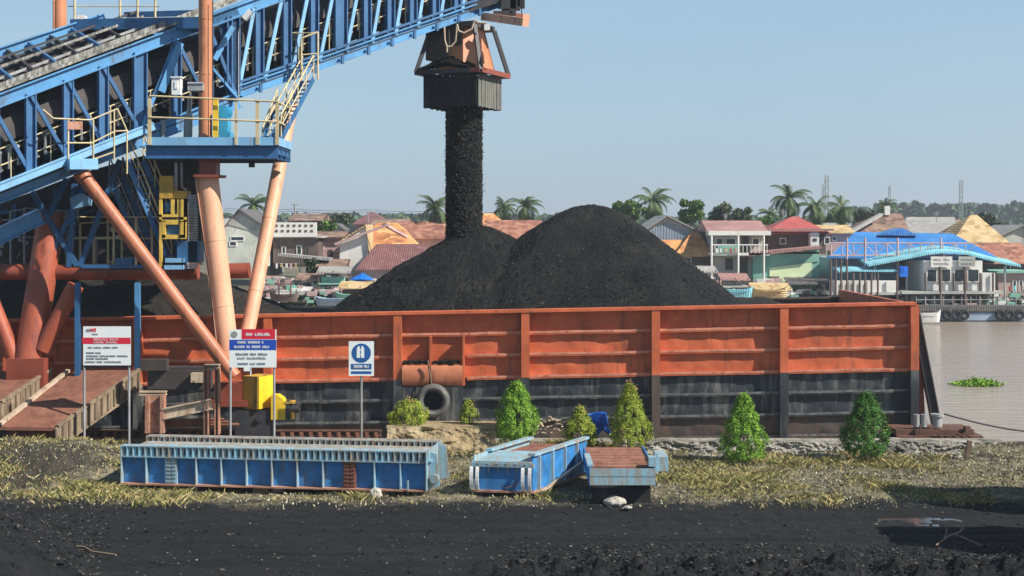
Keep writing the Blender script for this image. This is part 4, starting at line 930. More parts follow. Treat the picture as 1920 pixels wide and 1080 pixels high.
mb = MB(); words(mb, 168, 177, 619, 6, D1, (2,), rr); panel(mb, 177.5, 615, 180, 622, D1, 0, .01); mb.build('logo', 'sg_red', bd)
for x in (158, 242): 
    mb = MB(); a = P(x, 612, D1+.08); b = P(x, 828, D1+.08); mb.tube((a.x, a.y, a.z), (b.x, b.y, .3), .045, n=10); mb.build('post', 'grey_steel', sg)
mb = MB(); panel(mb, 156, 685, 245, 689, D1+.04, .03); mb.build('frame_bar', 'dark_steel', sg)
D2 = 53.6
sg = thing('notice_board', 'blue and white notice board with a red top strip and emblem', 'sign', P(474, 820, D2))
mb = MB(); panel(mb, 430, 618, 518, 689, D2); panel(mb, 457, 689, 470, 696, D2); panel(mb, 469, 689, 471, 704, D2); bd = mb.build('board', 'sg_white', sg)
mb = MB(); panel(mb, 453, 617, 516, 636, D2, 0, .004); mb.build('red_strip', 'sg_red', bd)
mb = MB(); panel(mb, 430, 637, 518, 656.5, D2, 0, .004); mb.build('blue_strip', 'sg_blue', bd)
mb = MB(); words(mb, 461, 507, 627, 5.5, D2-.004, (3, 7), rr); words(mb, 445, 494, 642, 4.5, D2-.004, (5, 7, 1), rr); words(mb, 439, 505, 650.5, 4.5, D2-.004, (6, 2, 5, 4), rr); mb.build('white_lettering', 'sg_white', bd)
mb = MB(); words(mb, 442, 502, 664, 4.5, D2, (8, 4, 6), rr); words(mb, 445, 499, 671.5, 4, D2, (4, 10), rr); words(mb, 446, 498, 682, 4, D2, (6, 3, 5), rr); mb.build('grey_lettering', 'sg_text', bd)
mb = MB(); c = P(439.5, 627, D2); mb.tube(c, c-Vector((0,.012,0)), .12, n=18); mb.build('emblem', 'grey_steel', bd)
for x in (432, 514):
    mb = MB(); a = P(x, 620, D2+.08); mb.tube((a.x, a.y, a.z), (a.x, a.y, .3), .045, n=10); mb.build('post', 'grey_steel', sg)
D3 = 54.6
sg = thing('safety_sign', 'small white sign with a blue circle showing a life jacket', 'sign', P(677, 815, D3))
mb = MB(); panel(mb, 654, 640, 701, 705, D3); bd = mb.build('board', 'sg_white', sg)
mb = MB(); c = P(677.5, 662, D3); mb.tube(c, c-Vector((0,.008,0)), .365, n=32); panel(mb, 658, 682, 696.5, 692.5, D3, 0, .006); panel(mb, 658, 696, 696.5, 701, D3, 0, .006); mb.build('blue_circle', 'sg_circle', bd)
mb = MB()
def sgpoly(pts):
    q = [P(x, y, D3)+Vector((0,-.016,0)) for x, y in pts]; mb.prism(q, (0,.006,0))
sgpoly([(669,653),(675,653),(675,671),(669,671)]); sgpoly([(677,653),(683,653),(683,671),(677,671)]); sgpoly([(671,649),(674,649),(675,653),(670,653)]); sgpoly([(678,649),(681,649),(682,653),(677,653)]); sgpoly([(675.1,655),(676.9,655),(676.9,657.5),(675.1,657.5)]); sgpoly([(675.1,664),(676.9,664),(676.9,666),(675.1,666)])
words(mb, 663, 692, 687.3, 5.5, D3-.006, (7, 4), rr); mb.build('white_symbol', 'sg_white', bd)
mb = MB(); a = P(677.5, 700, D3+.07); mb.tube((a.x, a.y, a.z), (a.x, a.y, .3), .05, n=10); mb.build('post', 'grey_steel', sg)

# ------------------------------------------------------------------ blue girders in the weeds
def lerp2(a, b, t): return a+(b-a)*t
L0 = Vector((P(228,0,46.6).x, 46.6)); L1_ = Vector((P(800,0,45.3).x, 45.3)); ang = math.atan2(L1_.y-L0.y, L1_.x-L0.x); LEN = (L1_-L0).length
T = Matrix.Translation((L0.x, L0.y, 0)) @ Matrix.Rotation(ang, 4, 'Z')
g1 = thing('box_girder', 'longest blue steel girder with two rows of rack teeth on top', 'girder', (L0.x+LEN/2, 46.0, .6), 'blue girders lying in the weeds')
ZB, ZW, ZT = 0.72, 1.56, 1.93
def dented(T, x0, x1, y, z0, z1, nxp, nzp, name, mat, par, amp=.02):
    V = [T @ Vector((x0+(x1-x0)*i/nxp, y+amp*fbm(i*.5, j*.5, .4, 3), z0+(z1-z0)*j/nzp)) for j in range(nzp+1) for i in range(nxp+1)]
    idx = np.arange((nzp+1)*(nxp+1)).reshape(nzp+1, nxp+1)
    return npmesh(name, np.array(V), np.stack([idx[:-1,:-1], idx[:-1,1:], idx[1:,1:], idx[1:,:-1]], -1).reshape(-1,4), mat, par, smooth=True)
dented(T, 0, LEN, .10, ZB, ZW, 80, 10, 'web_plate', 'beam_blue', g1)
mb = MB(T); mb.box(0, LEN, -.12, .16, ZB-.05, ZB); mb.box(0, LEN, 2.1, 2.4, ZB-.05, ZB); mb.build('bottom_flange', 'rust_lt', g1)
mb = MB(T); mb.box(0, LEN, 2.3, 2.34, ZB, ZT); mb.box(.02, .06, .16, 2.3, ZB, ZW); mb.box(LEN-.06, LEN-.02, .16, 2.3, ZB, ZW); mb.build('back_web', 'beam_blue', g1)
x = 0; k = 0
while x <= LEN+.01:
    if abs(x-1.66) > .3 and abs(x-7.5) > .3:
        mb = MB(T); mb.box(min(x, LEN-.03), min(x, LEN-.03)+.03, -.10, .09, ZB, ZW); mb.build('stiffener', 'beam_lt', g1)
    x += .835
for (xs_, mt_) in ((1.66, 'beam_lt'), (7.55, 'rust')):
    mb = MB(T); mb.box(xs_-.2, xs_+.2, -.02, .09, ZB, ZW-.02)
    for j in range(6):
        for xx in (-.13, -.05, .06, .14): mb.box(xs_+xx-.025, xs_+xx+.025, -.05, -.02, ZB+.06+j*.125, ZB+.11+j*.125)
    mb.build('splice_plate', mt_, g1)
for (y0_, nm) in ((-.09, 0), (2.1, 1)):
    mb = MB(T); mb.box(-.02, LEN+.05, y0_, y0_+.34, ZW, ZW+.04); mb.box(-.02, LEN+.05, y0_+.0, y0_+.40, ZT-.035, ZT); mb.box(-.02, LEN+.05, y0_+.20, y0_+.23, ZW+.04, ZT-.035)
    n = int(LEN/.2)
    for j in range(n+1):
        xx = j*.2; mb.box(xx, xx+.115, y0_+.04, y0_+.2, ZW+.04, ZT-.035); mb.box(xx+.115, xx+.2, y0_+.05, y0_+.2, ZW+.04, ZW+.10); mb.box(xx-.01, xx+.03, y0_-.0, y0_+.04, ZW+.04, ZT-.035)
    mb.build('rack_rail', 'beam_dirty' if nm else 'beam_lt', g1)
mb = MB(T); mb.box(.05, LEN-.05, .22, 2.1, ZW+.14, ZW+.2); mb.build('deck_plate', 'beam_dirty', g1)
mb = MB(T); mb.box(LEN+.0, LEN+.03, -.15, 2.3, ZB, ZT); mb.prism([(LEN+.03,.1,ZB),(LEN+.4,.1,ZB+.1),(LEN+.3,.1,ZT-.1),(LEN+.03,.1,ZT)], (0,.05,0)); mb.prism([(LEN+.03,1.8,ZB),(LEN+.4,1.8,ZB+.1),(LEN+.3,1.8,ZT-.1),(LEN+.03,1.8,ZT)], (0,.05,0)); mb.tube((LEN+.25,-.05,ZB+.35), (LEN+.25,.15,ZB+.35), .14, n=14)
mb.box(LEN-.6, LEN-.55, -.16, -.1, ZB, ZB+.3); mb.build('end_bracket', 'beam_lt', g1)
mb = MB(T)
for xx in (1.3, 4.4, 7.4): mb.box(xx, xx+.5, .0, 2.3, .3, ZB-.05)
mb.build('timber_block', 'bark', g1)

def girder(label, ox, oy, deg, Wd, Ln, zb, zt, frontmats):
    T = Matrix.Translation((ox, oy, 0)) @ Matrix.Rotation(R(deg), 4, 'Z')
    g = thing('box_girder', label, 'girder', (ox, oy+1, .6), 'blue girders lying in the weeds')
    return T, g
# second girder: front end towards us, going back to the right
q = P(884, 0, 45.0)
T, g2 = girder('short blue girder turned end-on with a pale top plate and bolted brackets', q.x, 45.0, -27+0, 2.0, 3.6, .7, 1.9, None)
# local x along the front end, local y backwards
W2, Ln2, zb2, zt2 = 2.0, 4.0, .72, 1.95
T = Matrix.Translation((q.x, 45.35, 0)) @ Matrix.Rotation(R(-10), 4, 'Z')
k_ = math.tan(R(17))                                    # the sides run back obliquely
def S(x, y, z): return (x+y*k_, y, z)
def sbox(mb, x0, x1, y0, y1, z0, z1):
    mb.add([S(x0,y0,z0),S(x1,y0,z0),S(x1,y1,z0),S(x0,y1,z0),S(x0,y0,z1),S(x1,y0,z1),S(x1,y1,z1),S(x0,y1,z1)], [(0,3,2,1),(4,5,6,7),(0,1,5,4),(1,2,6,5),(2,3,7,6),(3,0,4,7)])
zt2 = 1.60
mb = MB(T); sbox(mb, .1, W2-.1, .05, .09, zb2, zt2-.05); mb.build('end_plate', 'beam_blue', g2)
mb = MB(T); sbox(mb, W2-.12, W2-.08, .05, Ln2, zb2, zt2+.22); mb.build('side_web', 'beam_blue', g2)
mb = MB(T); sbox(mb, W2-.2, W2+.02, 0, Ln2, zt2+.22, zt2+.30)
for yy in (.35, 1.3, 2.2, 3.1): sbox(mb, W2-.08, W2+.02, yy, yy+.05, zb2, zt2+.22)
mb.build('side_flange', 'beam_lt', g2)
mb = MB(T); sbox(mb, .02, .06, .05, Ln2*.95, zb2, zt2+.2); sbox(mb, .0, .2, .9, Ln2*.95, zt2+.2, zt2+.28); mb.build('side_web', 'beam_lt', g2)
mb = MB(T); sbox(mb, .1, W2-.15, 1.0, Ln2, zt2-.02, zt2+.02); mb.build('deck_plate', 'rust', g2)
mb = MB(T)
mb.add([S(0,-.02,zt2-.02),S(W2-.1,-.02,zt2-.02),S(W2-.1,1.35,zt2+.12),S(0,1.35,zt2+.12),S(0,-.02,zt2+.03),S(W2-.1,-.02,zt2+.03),S(W2-.1,1.35,zt2+.17),S(0,1.35,zt2+.17)], [(0,3,2,1),(4,5,6,7),(0,1,5,4),(1,2,6,5),(2,3,7,6),(3,0,4,7)])
mb.build('top_plate', 'beam_lt', g2)
mb = MB(T)
for j in range(6): xx = .22+j*.30; mb.prism([S(xx,.05,zt2-.03),S(xx,-.08,zt2-.03),S(xx,.03,zt2-.33),S(xx,.05,zt2-.33)], (.035,0,0))
sbox(mb, 0, W2, -.06, -.0, zt2-.14, zt2-.02); mb.build('stiffener', 'beam_lt', g2)
for xx in (.0, .19, W2-.36, W2-.14):
    mb = MB(T)
    for j in range(7):
        t0, t1 = -1.2+j*.34, -1.2+(j+1)*.34
        mb.beam((xx, -.14*math.cos(t0)+.02, 1.1+.38*math.sin(t0)), (xx, -.14*math.cos(t1)+.02, 1.1+.38*math.sin(t1)), .1, .05, (0,1,0))
    mb.build('curved_lug', 'white', g2)
mb = MB(T); sbox(mb, -.02, W2, -.05, .15, zb2-.06, zb2); sbox(mb, W2-.18, W2+.02, .15, Ln2, zb2-.06, zb2); mb.path([(W2*.55, -.05, .8), (W2*.78, -.06, 1.0), (W2*.92, -.05, 1.35)], .015); mb.build('bottom_flange', 'rust_lt', g2)
mb = MB(T); sbox(mb, W2-.3, W2+.0, .6, .9, .3, zb2-.06); sbox(mb, .1, .5, .6, .9, .3, zb2-.06); mb.beam(S(W2+.1, .2, .65), S(W2+.2, 3.4, 1.25), .08, .08); mb.build('prop_timber', 'tan_steel', g2)
# third girder
T = Matrix.Translation((P(1107,0,43.6).x, 43.9, 0))
g3 = thing('box_girder', 'low blue girder with a two-band pale end face and rusty red deck', 'girder', (P(1168,0,43.6).x, 45, .6), 'blue girders lying in the weeds')
W3 = 2.0; z3 = 9-(455)*43.8/F
mb = MB(T); mb.box(0, W3, 0, .05, z3-.235, z3); mb.box(0, W3, .0, .05, z3-.50, z3-.265); mb.box(0, W3, .02, .3, z3-.265, z3-.235); mb.build('end_band', 'beam_lt', g3)
mb = MB(T); mb.box(.05, W3-.1, .3, 4.3, z3-.05, z3); mb.build('deck_plate', 'rust', g3)
for k in range(7):
    mb = MB(T); mb.box(.08, W3-.12, .5+k*.55, .54+k*.55, z3, z3+.03); mb.build('deck_strip', 'rust_lt', g3)
mb = MB(T); mb.box(0, .04, .05, 4.3, z3-.55, z3+.04); mb.box(W3-.04, W3, .05, 4.3, z3-.55, z3+.06); mb.build('side_web', 'beam_blue', g3)
mb = MB(T); mb.box(W3-.2, W3+.02, .05, .45, z3+.06, z3+.34); mb.box(W3+.12, W3+.45, .5, 1.9, z3-.15, z3+.28); mb.box(W3+.02, W3+.12, .4, .5, z3-.2, z3+.4); mb.box(-.06, .12, .2, 2.4, z3+.04, z3+.1); mb.build('side_bracket', 'beam_lt', g3)
mb = MB(T); mb.box(.1, W3-.1, .5, .56, z3-1.15, z3-.5); mb.box(.2, .6, .8, 3.2, .1, z3-.5); mb.box(W3-.6, W3-.2, .8, 3.2, .1, z3-.5); mb.build('under_shade_frame', 'rubber', g3)  # near-black frame paints the shade under the end band

# stones
def stone(label, px, py, r, seed, sq=.5):
    q = PZ(px, py, .5); rn = random.Random(seed); mb = MB()
    import mathutils
    pts = []
    for i in range(8):
        for j in range(16):
            u = math.pi*(i+.5)/8; v_ = 2*math.pi*j/16
            d = Vector((math.sin(u)*math.cos(v_), math.sin(u)*math.sin(v_), math.cos(u)*sq))
            pts.append(q + d*r*(1+.25*noise.noise(d*1.7+Vector((seed,0,0)))) + Vector((0,0,r*sq*.5)))
    fs = [(i*16+j, i*16+(j+1) % 16, (i+1)*16+(j+1) % 16, (i+1)*16+j) for i in range(7) for j in range(16)]
    mb.add(pts, fs+[tuple(range(16))[::-1], tuple(range(112,128))]); mb.build('stone', 'stone', None, label, 'stone', 'pale stones')
stone('flat grey boulder in front of the end-on blue girder', 1153, 945, .33, 2)
stone('white stone under the rusty splice of the long blue girder', 704, 932, .22, 6, .9)
stone('pale block under the second bay of the long blue girder', 363, 918, .2, 9, .5)
stone('white lump below the middle of the long blue girder', 522, 920, .24, 12, .6)
stone('small white stone beside the flat grey boulder', 1177, 953, .13, 15, .4)
mb = MB(); q = [PZ(128+i*15, 1025+i*2.2+(6 if i > 2 else 0), .42) for i in range(7)]
q = [v+Vector((0,0,.05)) for v in q]; mb.path(q, .025); mb.build('driftwood_stick', 'ramp_side', None, 'thin pale stick lying on the coal dust at lower left', 'stick')
mb = MB(); mb.path([PZ(1755, 1026, .45)+Vector((0,0,.05)), PZ(1780, 1018, .45)+Vector((0,0,.2)), PZ(1800, 1015, .45)+Vector((0,0,.25)), PZ(1812, 1008, .45)+Vector((0,0,.4))], .025); mb.path([PZ(1790, 1016, .45)+Vector((0,0,.2)), PZ(1815, 1026, .45)+Vector((0,0,.2)), PZ(1840, 1030, .45)+Vector((0,0,.1))], .02); mb.path([PZ(1770, 1021, .45)+Vector((0,0,.1)), PZ(1776, 1010, .45)+Vector((0,0,.3))], .015); mb.build('dry_branch', 'ramp_side', None, 'dry forked branch lying on the dark coal at lower right', 'branch')

# gravel and coal lumps scattered on the ground
def scatter(name, n, fpos, rr_, mat, label, cat, seed, sq=.6):
    rn = random.Random(seed); mb = MB()
    for k in range(n):
        p = fpos(rn)
        if p is None: continue
        mb.lump((p[0], p[1], gz(p[0], p[1])+.01), rn.uniform(*rr_)*(1 if rn.random() < .9 else 1.8), sq, rn)
    mb.build(name, mat, None, label, cat, kind='stuff')
def pimg(rn, x0, x1, y0, y1):
    q = PZ(rn.uniform(x0, x1), rn.uniform(y0, y1), .45); return (q.x, q.y)
scatter('gravel', 2300, lambda rn: pimg(rn, 1500, 1930, 838, 925) if rn.random() < .45 else pimg(rn, 0, 1930, 880, 955), (.015, .05), 'gravel', 'pale gravel scattered over the weedy soil strip', 'gravel', 1)
scatter('gravel_dust', 230, lambda rn: pimg(rn, -20, 1940, 950, 1085), (.012, .04), 'gravel', 'sparse pale pebbles on the coal dust road', 'gravel', 2)
scatter('coal_crumbs', 5200, lambda rn: (pimg(rn, 930, 1940, 1015, 1090) if rn.random() < .6 else (pimg(rn, -20, 190, 960, 1090) if rn.random() < .5 else pimg(rn, -20, 1940, 945, 1090))), (.012, .055), 'coal_lump', 'black coal crumbs churned up along the near edge', 'coal', 3)
scatter('quay_rubble', 1500, lambda rn: pimg(rn, 1180, 1800, 828, 862), (.05, .15), 'conc_pale', 'broken concrete rubble heaped against the quay kerb', 'rubble', 4)

# grass
def grassmesh(n, seed):
    r = np.random.RandomState(seed); V = []; Fc = []
    cl = [(r.uniform(-23, 25), r.uniform(44.0, 56.5)) for _ in range(2600)]
    cnt = 0; k = 0
    while cnt < n and k < n*6:
        k += 1
        c = cl[r.randint(len(cl))]; x = c[0]+r.normal()*.28; y = c[1]+r.normal()*.22
        d = fbm(x, y, .35, 20)
        dens = .04+sstep(-.02, .55, d + (.35 if x > 5.5 and x < 15 else 0) + (.3 if -18 < x < -12 and y > 47 else 0) - (.35 if y < 44.8 else 0) - (.2 if x > 16 else 0))
        if r.uniform() > dens: continue
        # keep the girder footprints clear on top, but let weeds stand in front
        if (-12.4 < x < -2.6 and 45.9 < y < 48.6) or (-1.2 < x < 2.6 and 45.4 < y < 49.2) or (2.4 < x < 4.6 and 44 < y < 47): continue
        z = gz(x, y); h = r.uniform(.03, .15)*(1.6 if d > .3 else 1); a = r.uniform(0, 6.28); w_ = r.uniform(.006, .014)
        lx, ly = r.normal()*.6*h, r.normal()*.6*h
        ca, sa = math.cos(a)*w_, math.sin(a)*w_
        b = len(V)
        V += [(x-ca, y-sa, z-.02), (x+ca, y+sa, z-.02), (x+lx*.5+ca*.6, y+ly*.5+sa*.6, z+h*.6), (x+lx*1.3, y+ly*1.3, z+h)]
        Fc.append((b, b+1, b+2, b+3)); cnt += 1
    return np.array(V), np.array(Fc)
V, Fq = grassmesh(62000, 3)
npmesh('dry_grass', V, Fq, 'grass', label='yellow dry grass and weeds on the strip before the quay', cat='grass', kind='stuff')

C = []
while len(C) < 26000:
    x = nr.uniform(-23, 24); y = nr.uniform(43.6, 56.4); dd = fbm(x, y, .5, 31)
    if nr.uniform() > .25+.75*sstep(-.3, .4, dd) or (-12.4 < x < -2.6 and 46 < y < 48.5): continue
    if y < 44.6 and nr.uniform() > (y-43.6): continue
    C.append((x, y, gz(x, y)+.015+.03*nr.uniform()))
V, Fq = leafcloud(np.array(C), .042, 2.2, 77, 2.2)
npmesh('weed_litter', V, Fq, 'litter', label='dusty matted weeds and dead stalks covering the soil strip', cat='weeds', kind='stuff')

# shrubs
def shrub(label, px, pyb, pyt, wpx, d, n, mat, seed, cone=1.0, grp='clipped shrubs before the barge'):
    b = P(px, pyb, d); h = (pyb-pyt)*d/F; w_ = wpx*d/F/2; r = np.random.RandomState(seed)
    s = thing('shrub', label, 'shrub', (b.x, d, b.z), grp)
    mb = MB(); g = gz(b.x, d) if d < 57 else .6
    for k in range(4): mb.tube((b.x+r.uniform(-.06,.06), d+r.uniform(-.05,.05), min(g, b.z)-.05), (b.x+r.uniform(-.2,.2), d+r.uniform(-.15,.15), b.z+h*.55), .03, .012, n=6)
    mb.build('stem', 'bark', s)
    # leaf tufts on many little branch tips -> uneven outline
    tips = []
    nt_ = int(130*max(.35, w_*h))
    for k in range(nt_):
        t = r.uniform(0.02, 1)**0.85; a = r.uniform(0, 6.28)
        prof = w_*min(1.0, 1.32*(1-t)**(.85*cone)+.05) * (min(1, .62+t*2.4))
        prof *= 1+.22*noise.noise(Vector((math.cos(a)*1.4+seed, math.sin(a)*1.4, t*4)))
        rad = prof*(r.uniform(.45, 1.0)**.5); tips.append((b.x+rad*math.cos(a), d+rad*math.sin(a), b.z+h*t*.97, .07+.05*r.uniform()))
    C = []; n = int(n*3.2)
    for k in range(n):
        tp = tips[r.randint(len(tips))]; v = r.normal(size=3); v /= np.linalg.norm(v); v *= tp[3]*1.35*r.uniform(.3, 1.1)
        C.append((tp[0]+v[0], tp[1]+v[1], tp[2]+v[2]*1.25))
    V, Fq = leafcloud(np.array(C), .036, 1.6, seed, .5, (b.x, d, b.z+h*.35))
    npmesh('foliage', V, Fq, mat, s)
    if mat == 'shrub_warm' and h > .9:
        V, Fq = new_growth(px, pyt+(pyb-pyt)*.08, d, wpx*.22, seed); npmesh('young_shoots', V, Fq, 'young', s)
def new_growth(px, pyt, d, wpx, seed):                   # reddish young shoots on top
    r = np.random.RandomState(seed); c = P(px, pyt, d); s_ = wpx*d/F; C = np.array([(c.x+r.normal()*s_*.35, d+r.normal()*s_*.3, c.z+r.normal()*s_*.45-.05) for _ in range(170)])
    return leafcloud(C, .04, 2.0, seed, .2)
shrub('low wide yellow-green bush left of the hanging tyre', 768, 800, 752, 74, 55.3, 2600, 'shrub_warm', 1, .6)
shrub('small narrow bush right of the hanging tyre', 879, 800, 752, 36, 55.3, 1300, 'shrub_warm', 2)
shrub('tall full green shrub behind the end-on blue girder', 968, 830, 716, 84, 54.5, 7000, 'shrub', 3, .75)
shrub('short green shrub left of the blue plastic sheet', 1087, 838, 764, 66, 54.6, 3600, 'shrub_warm', 4)
shrub('tall yellow-topped conical shrub right of the blue plastic sheet', 1180, 838, 718, 84, 54.4, 6500, 'shrub_warm', 5, 1.1)
shrub('bright green conical shrub standing alone in the dry grass', 1395, 862, 738, 92, 51.8, 7500, 'shrub', 6, 1.0)
shrub('dark green shrub at the right before the black hull', 1624, 852, 736, 90, 52.2, 7500, 'shrub_dark', 7, .8)
# dead brush pile, blue sheet, planks
mb = MB(); rn = random.Random(8)
for k in range(26):
    a = P(rn.uniform(1005, 1052), rn.uniform(786, 812), 55.5+rn.uniform(-.3, .3)); b = a+Vector((rn.uniform(-.5,.5), rn.uniform(-.3,.3), rn.uniform(-.08,.16))); mb.beam(a, b, rn.uniform(.04,.1), .04)
mb.build('scrap_planks', 'tan_steel', None, 'heap of pale broken planks between the two green shrubs', 'scrap')
mb = MB(); q = [(1101,777),(1116,773),(1135,773),(1141,800),(1146,820),(1130,806),(1120,818),(1112,798),(1100,792)]
c = P(1122, 794, 55.1); top = [P(x, y, 55.1) for x, y in q]; back = [v+Vector((.05, .5, -.05)) for v in top]
n_ = len(top); ctr = c+Vector((0,-.22,.1)); mb.add(top+back+[ctr], [(i, (i+1) % n_, 2*n_) for i in range(n_)]+[(i, n_+i, n_+(i+1) % n_, (i+1) % n_) for i in range(n_)]+[tuple(range(n_, 2*n_))])
mb.build('plastic_sheet', M.setdefault('bluesheet', paint('bluesheet', (0.005, 0.16, 0.72), (0.01,0.03,0.25), .45, .35)), None, 'bright blue crumpled plastic sheet between two shrubs', 'plastic sheet')
# kerb stake + mooring pontoon, bollard, rope
st_ = MB(); st_.beam(P(1813, 862, 52.5), P(1818, 826, 52.5), .16, .14, (0,1,0)); st_.build('wooden_stake', 'bark', None, 'dark wooden stake at the right end of the kerb', 'stake')
pn = thing('mooring_pontoon', 'rust brown steel mooring pontoon beside the barge end', 'pontoon', (P(1775,0,58).x, 59, 0))
xa, xb = P(1680,0,58.2).x, P(1840,0,58.2).x
mb = MB(); mb.box(xa, xb, 57.95, 59.2, .1, P(0,800+16,58.2).z); mb.box(xa, xb-.3, 58.2, 59.8, .2, P(0,801,58.9).z); mb.build('hull', 'rust_dk', pn)
mb = MB()
for k in range(5): mb.beam(P(1742+k*16, 800+k*3, 57.9), P(1768+k*16, 822, 57.9), .06, .08)
mb.box(xb-.7, xb-.5, 58, 58.3, .6, .95); mb.box(xa+.9, xa+1.0, 58.0, 58.1, .6, 1.0); mb.build('deck_fittings', 'rust_dk', pn)
mb = MB(); q = P(1757, 800, 58.4); mb.tube(q, q+Vector((0,0,.42)), .2, n=16); mb.tube(q+Vector((0,0,.42)), q+Vector((0,0,.52)), .27, n=16); q2 = P(1718, 800, 58.4); mb.tube(q2, q2+Vector((0,0,.5)), .13, n=12); mb.tube(q2+Vector((.3,0,0)), q2+Vector((.3,0,.5)), .13, n=12); mb.build('bollard', 'grey_steel', pn)
mb = MB(); pts = []
for i in range(16):
    t = i/15; p = P(1770, 776, 58.6).lerp(P(2010, 814, 58.3), t); p.z -= .2*math.sin(math.pi*t); pts.append(p)
mb.path(pts, .04); mb.build('mooring_rope', 'dark_steel', None, 'dark mooring rope running right from the bollard over the water', 'rope')
# right hand bank edge past the kerb
# puddle
M['puddle'] = paint('puddle', (0.05, 0.05, 0.055), None, 0, 0.16, bump=0)
mb = MB(); q = []
for i in range(40):
    t = 2*math.pi*i/40; rad = 1+.25*noise.noise(Vector((math.cos(t)*1.5, math.sin(t)*1.5, 3)))
    c = PZ(1725, 976, .40); q.append((c.x+1.3*rad*math.cos(t), c.y+.6*rad*math.sin(t), .372))
mb.add(q, [tuple(range(40))]); mb.build('puddle_water', 'puddle', None, 'long shallow puddle on the coal road at the right', 'puddle', kind='structure')
# unseen blocks added outside the right edge to cast shadows over the road
for k, (cx_, cy_, hh, mt_, lb) in enumerate(((17.0, 42.2, 5.0, 'rust', 'unseen rust red block added past the right edge for its shadow, farther from the camera'), (15.2, 36.8, 4.6, 'blue_dk', 'unseen dark blue block added past the right edge for its shadow, nearer the camera'))):
    ct = thing('shadow_caster', lb, 'shadow caster', (cx_+3, cy_+1.2, .35)); mb = MB(); mb.box(cx_, cx_+6, cy_, cy_+2.4, .35, .35+hh); mb.build('body', mt_, ct)
    mb = MB()
    for q in range(20): mb.box(cx_+.1+q*.3, cx_+.22+q*.3, cy_-.04, cy_-.002, .5, .2+hh)
    mb.build('corrugation', mt_, ct)

# ================================================================== far bank
M['w_white'] = paint('w_white', (0.72, 0.71, 0.67), (0.4, 0.38, 0.33), .3, .8, scale=.5, var=.1)
M['w_grey'] = paint('w_grey', (0.42, 0.42, 0.39), (0.22, 0.2, 0.18), .4, .8, scale=.5)
M['w_pale'] = paint('w_pale', (0.55, 0.57, 0.50), (0.3, 0.29, 0.25), .35, .8, scale=.5)
M['w_blue'] = paint('w_blue', (0.25, 0.33, 0.42), (0.15, 0.17, 0.2), .35, .8, scale=.5)
M['w_pink'] = paint('w_pink', (0.50, 0.34, 0.32), (0.3, 0.2, 0.18), .4, .8, scale=.5)
M['w_brown'] = paint('w_brown', (0.12, 0.085, 0.075), (0.06, 0.05, 0.045), .4, .85, scale=.6)
M['w_teal'] = paint('w_teal', (0.20, 0.42, 0.34), (0.14, 0.27, 0.22), .3, .7, scale=.4)
M['w_lime'] = paint('w_lime', (0.66, 0.78, 0.48), (0.5, 0.55, 0.35), .2, .7, scale=.4, var=.08)
M['w_dark'] = paint('w_dark', (0.03, 0.035, 0.04), None, 0, .5, bump=0)
M['r_orange'] = tilemat('r_orange', [(.15, (.22, .08, .035)), (.4, (.50, .21, .08)), (.6, (.62, .32, .12)), (.85, (.70, .46, .22))], 1.4)
M['r_red'] = tilemat('r_red', [(.15, (.10, .05, .04)), (.45, (.30, .12, .08)), (.7, (.42, .2, .13)), (.9, (.34, .25, .18))], 1.6)
M['r_sand'] = tilemat('r_sand', [(.15, (.30, .18, .08)), (.45, (.50, .36, .18)), (.7, (.60, .46, .25)), (.9, (.45, .25, .12))], 1.6)
M['r_brown'] = tilemat('r_brown', [(.15, (.08, .05, .04)), (.45, (.2, .12, .09)), (.7, (.3, .2, .15)), (.9, (.4, .3, .24))], 1.6)
M['r_maroon'] = corrmat('r_maroon', (.19, .085, .08), (.34, .17, .16), .4)
M['r_redmetal'] = corrmat('r_redmetal', (.42, .085, .075), (.34, .16, .13), .45)
M['r_blue'] = corrmat('r_blue', (.035, .21, .56), (.16, .3, .48), .42, .45)
M['r_cyan'] = corrmat('r_cyan', (.24, .58, .68), (.42, .62, .66), .3, .5)
M['r_grey'] = corrmat('r_grey', (.33, .32, .30), (.5, .48, .45), .4)
M['r_dark'] = corrmat('r_dark', (.11, .10, .10), (.2, .16, .14), .4)
M['r_pink'] = corrmat('r_pink', (.36, .2, .18), (.35, .15, .12), .4)

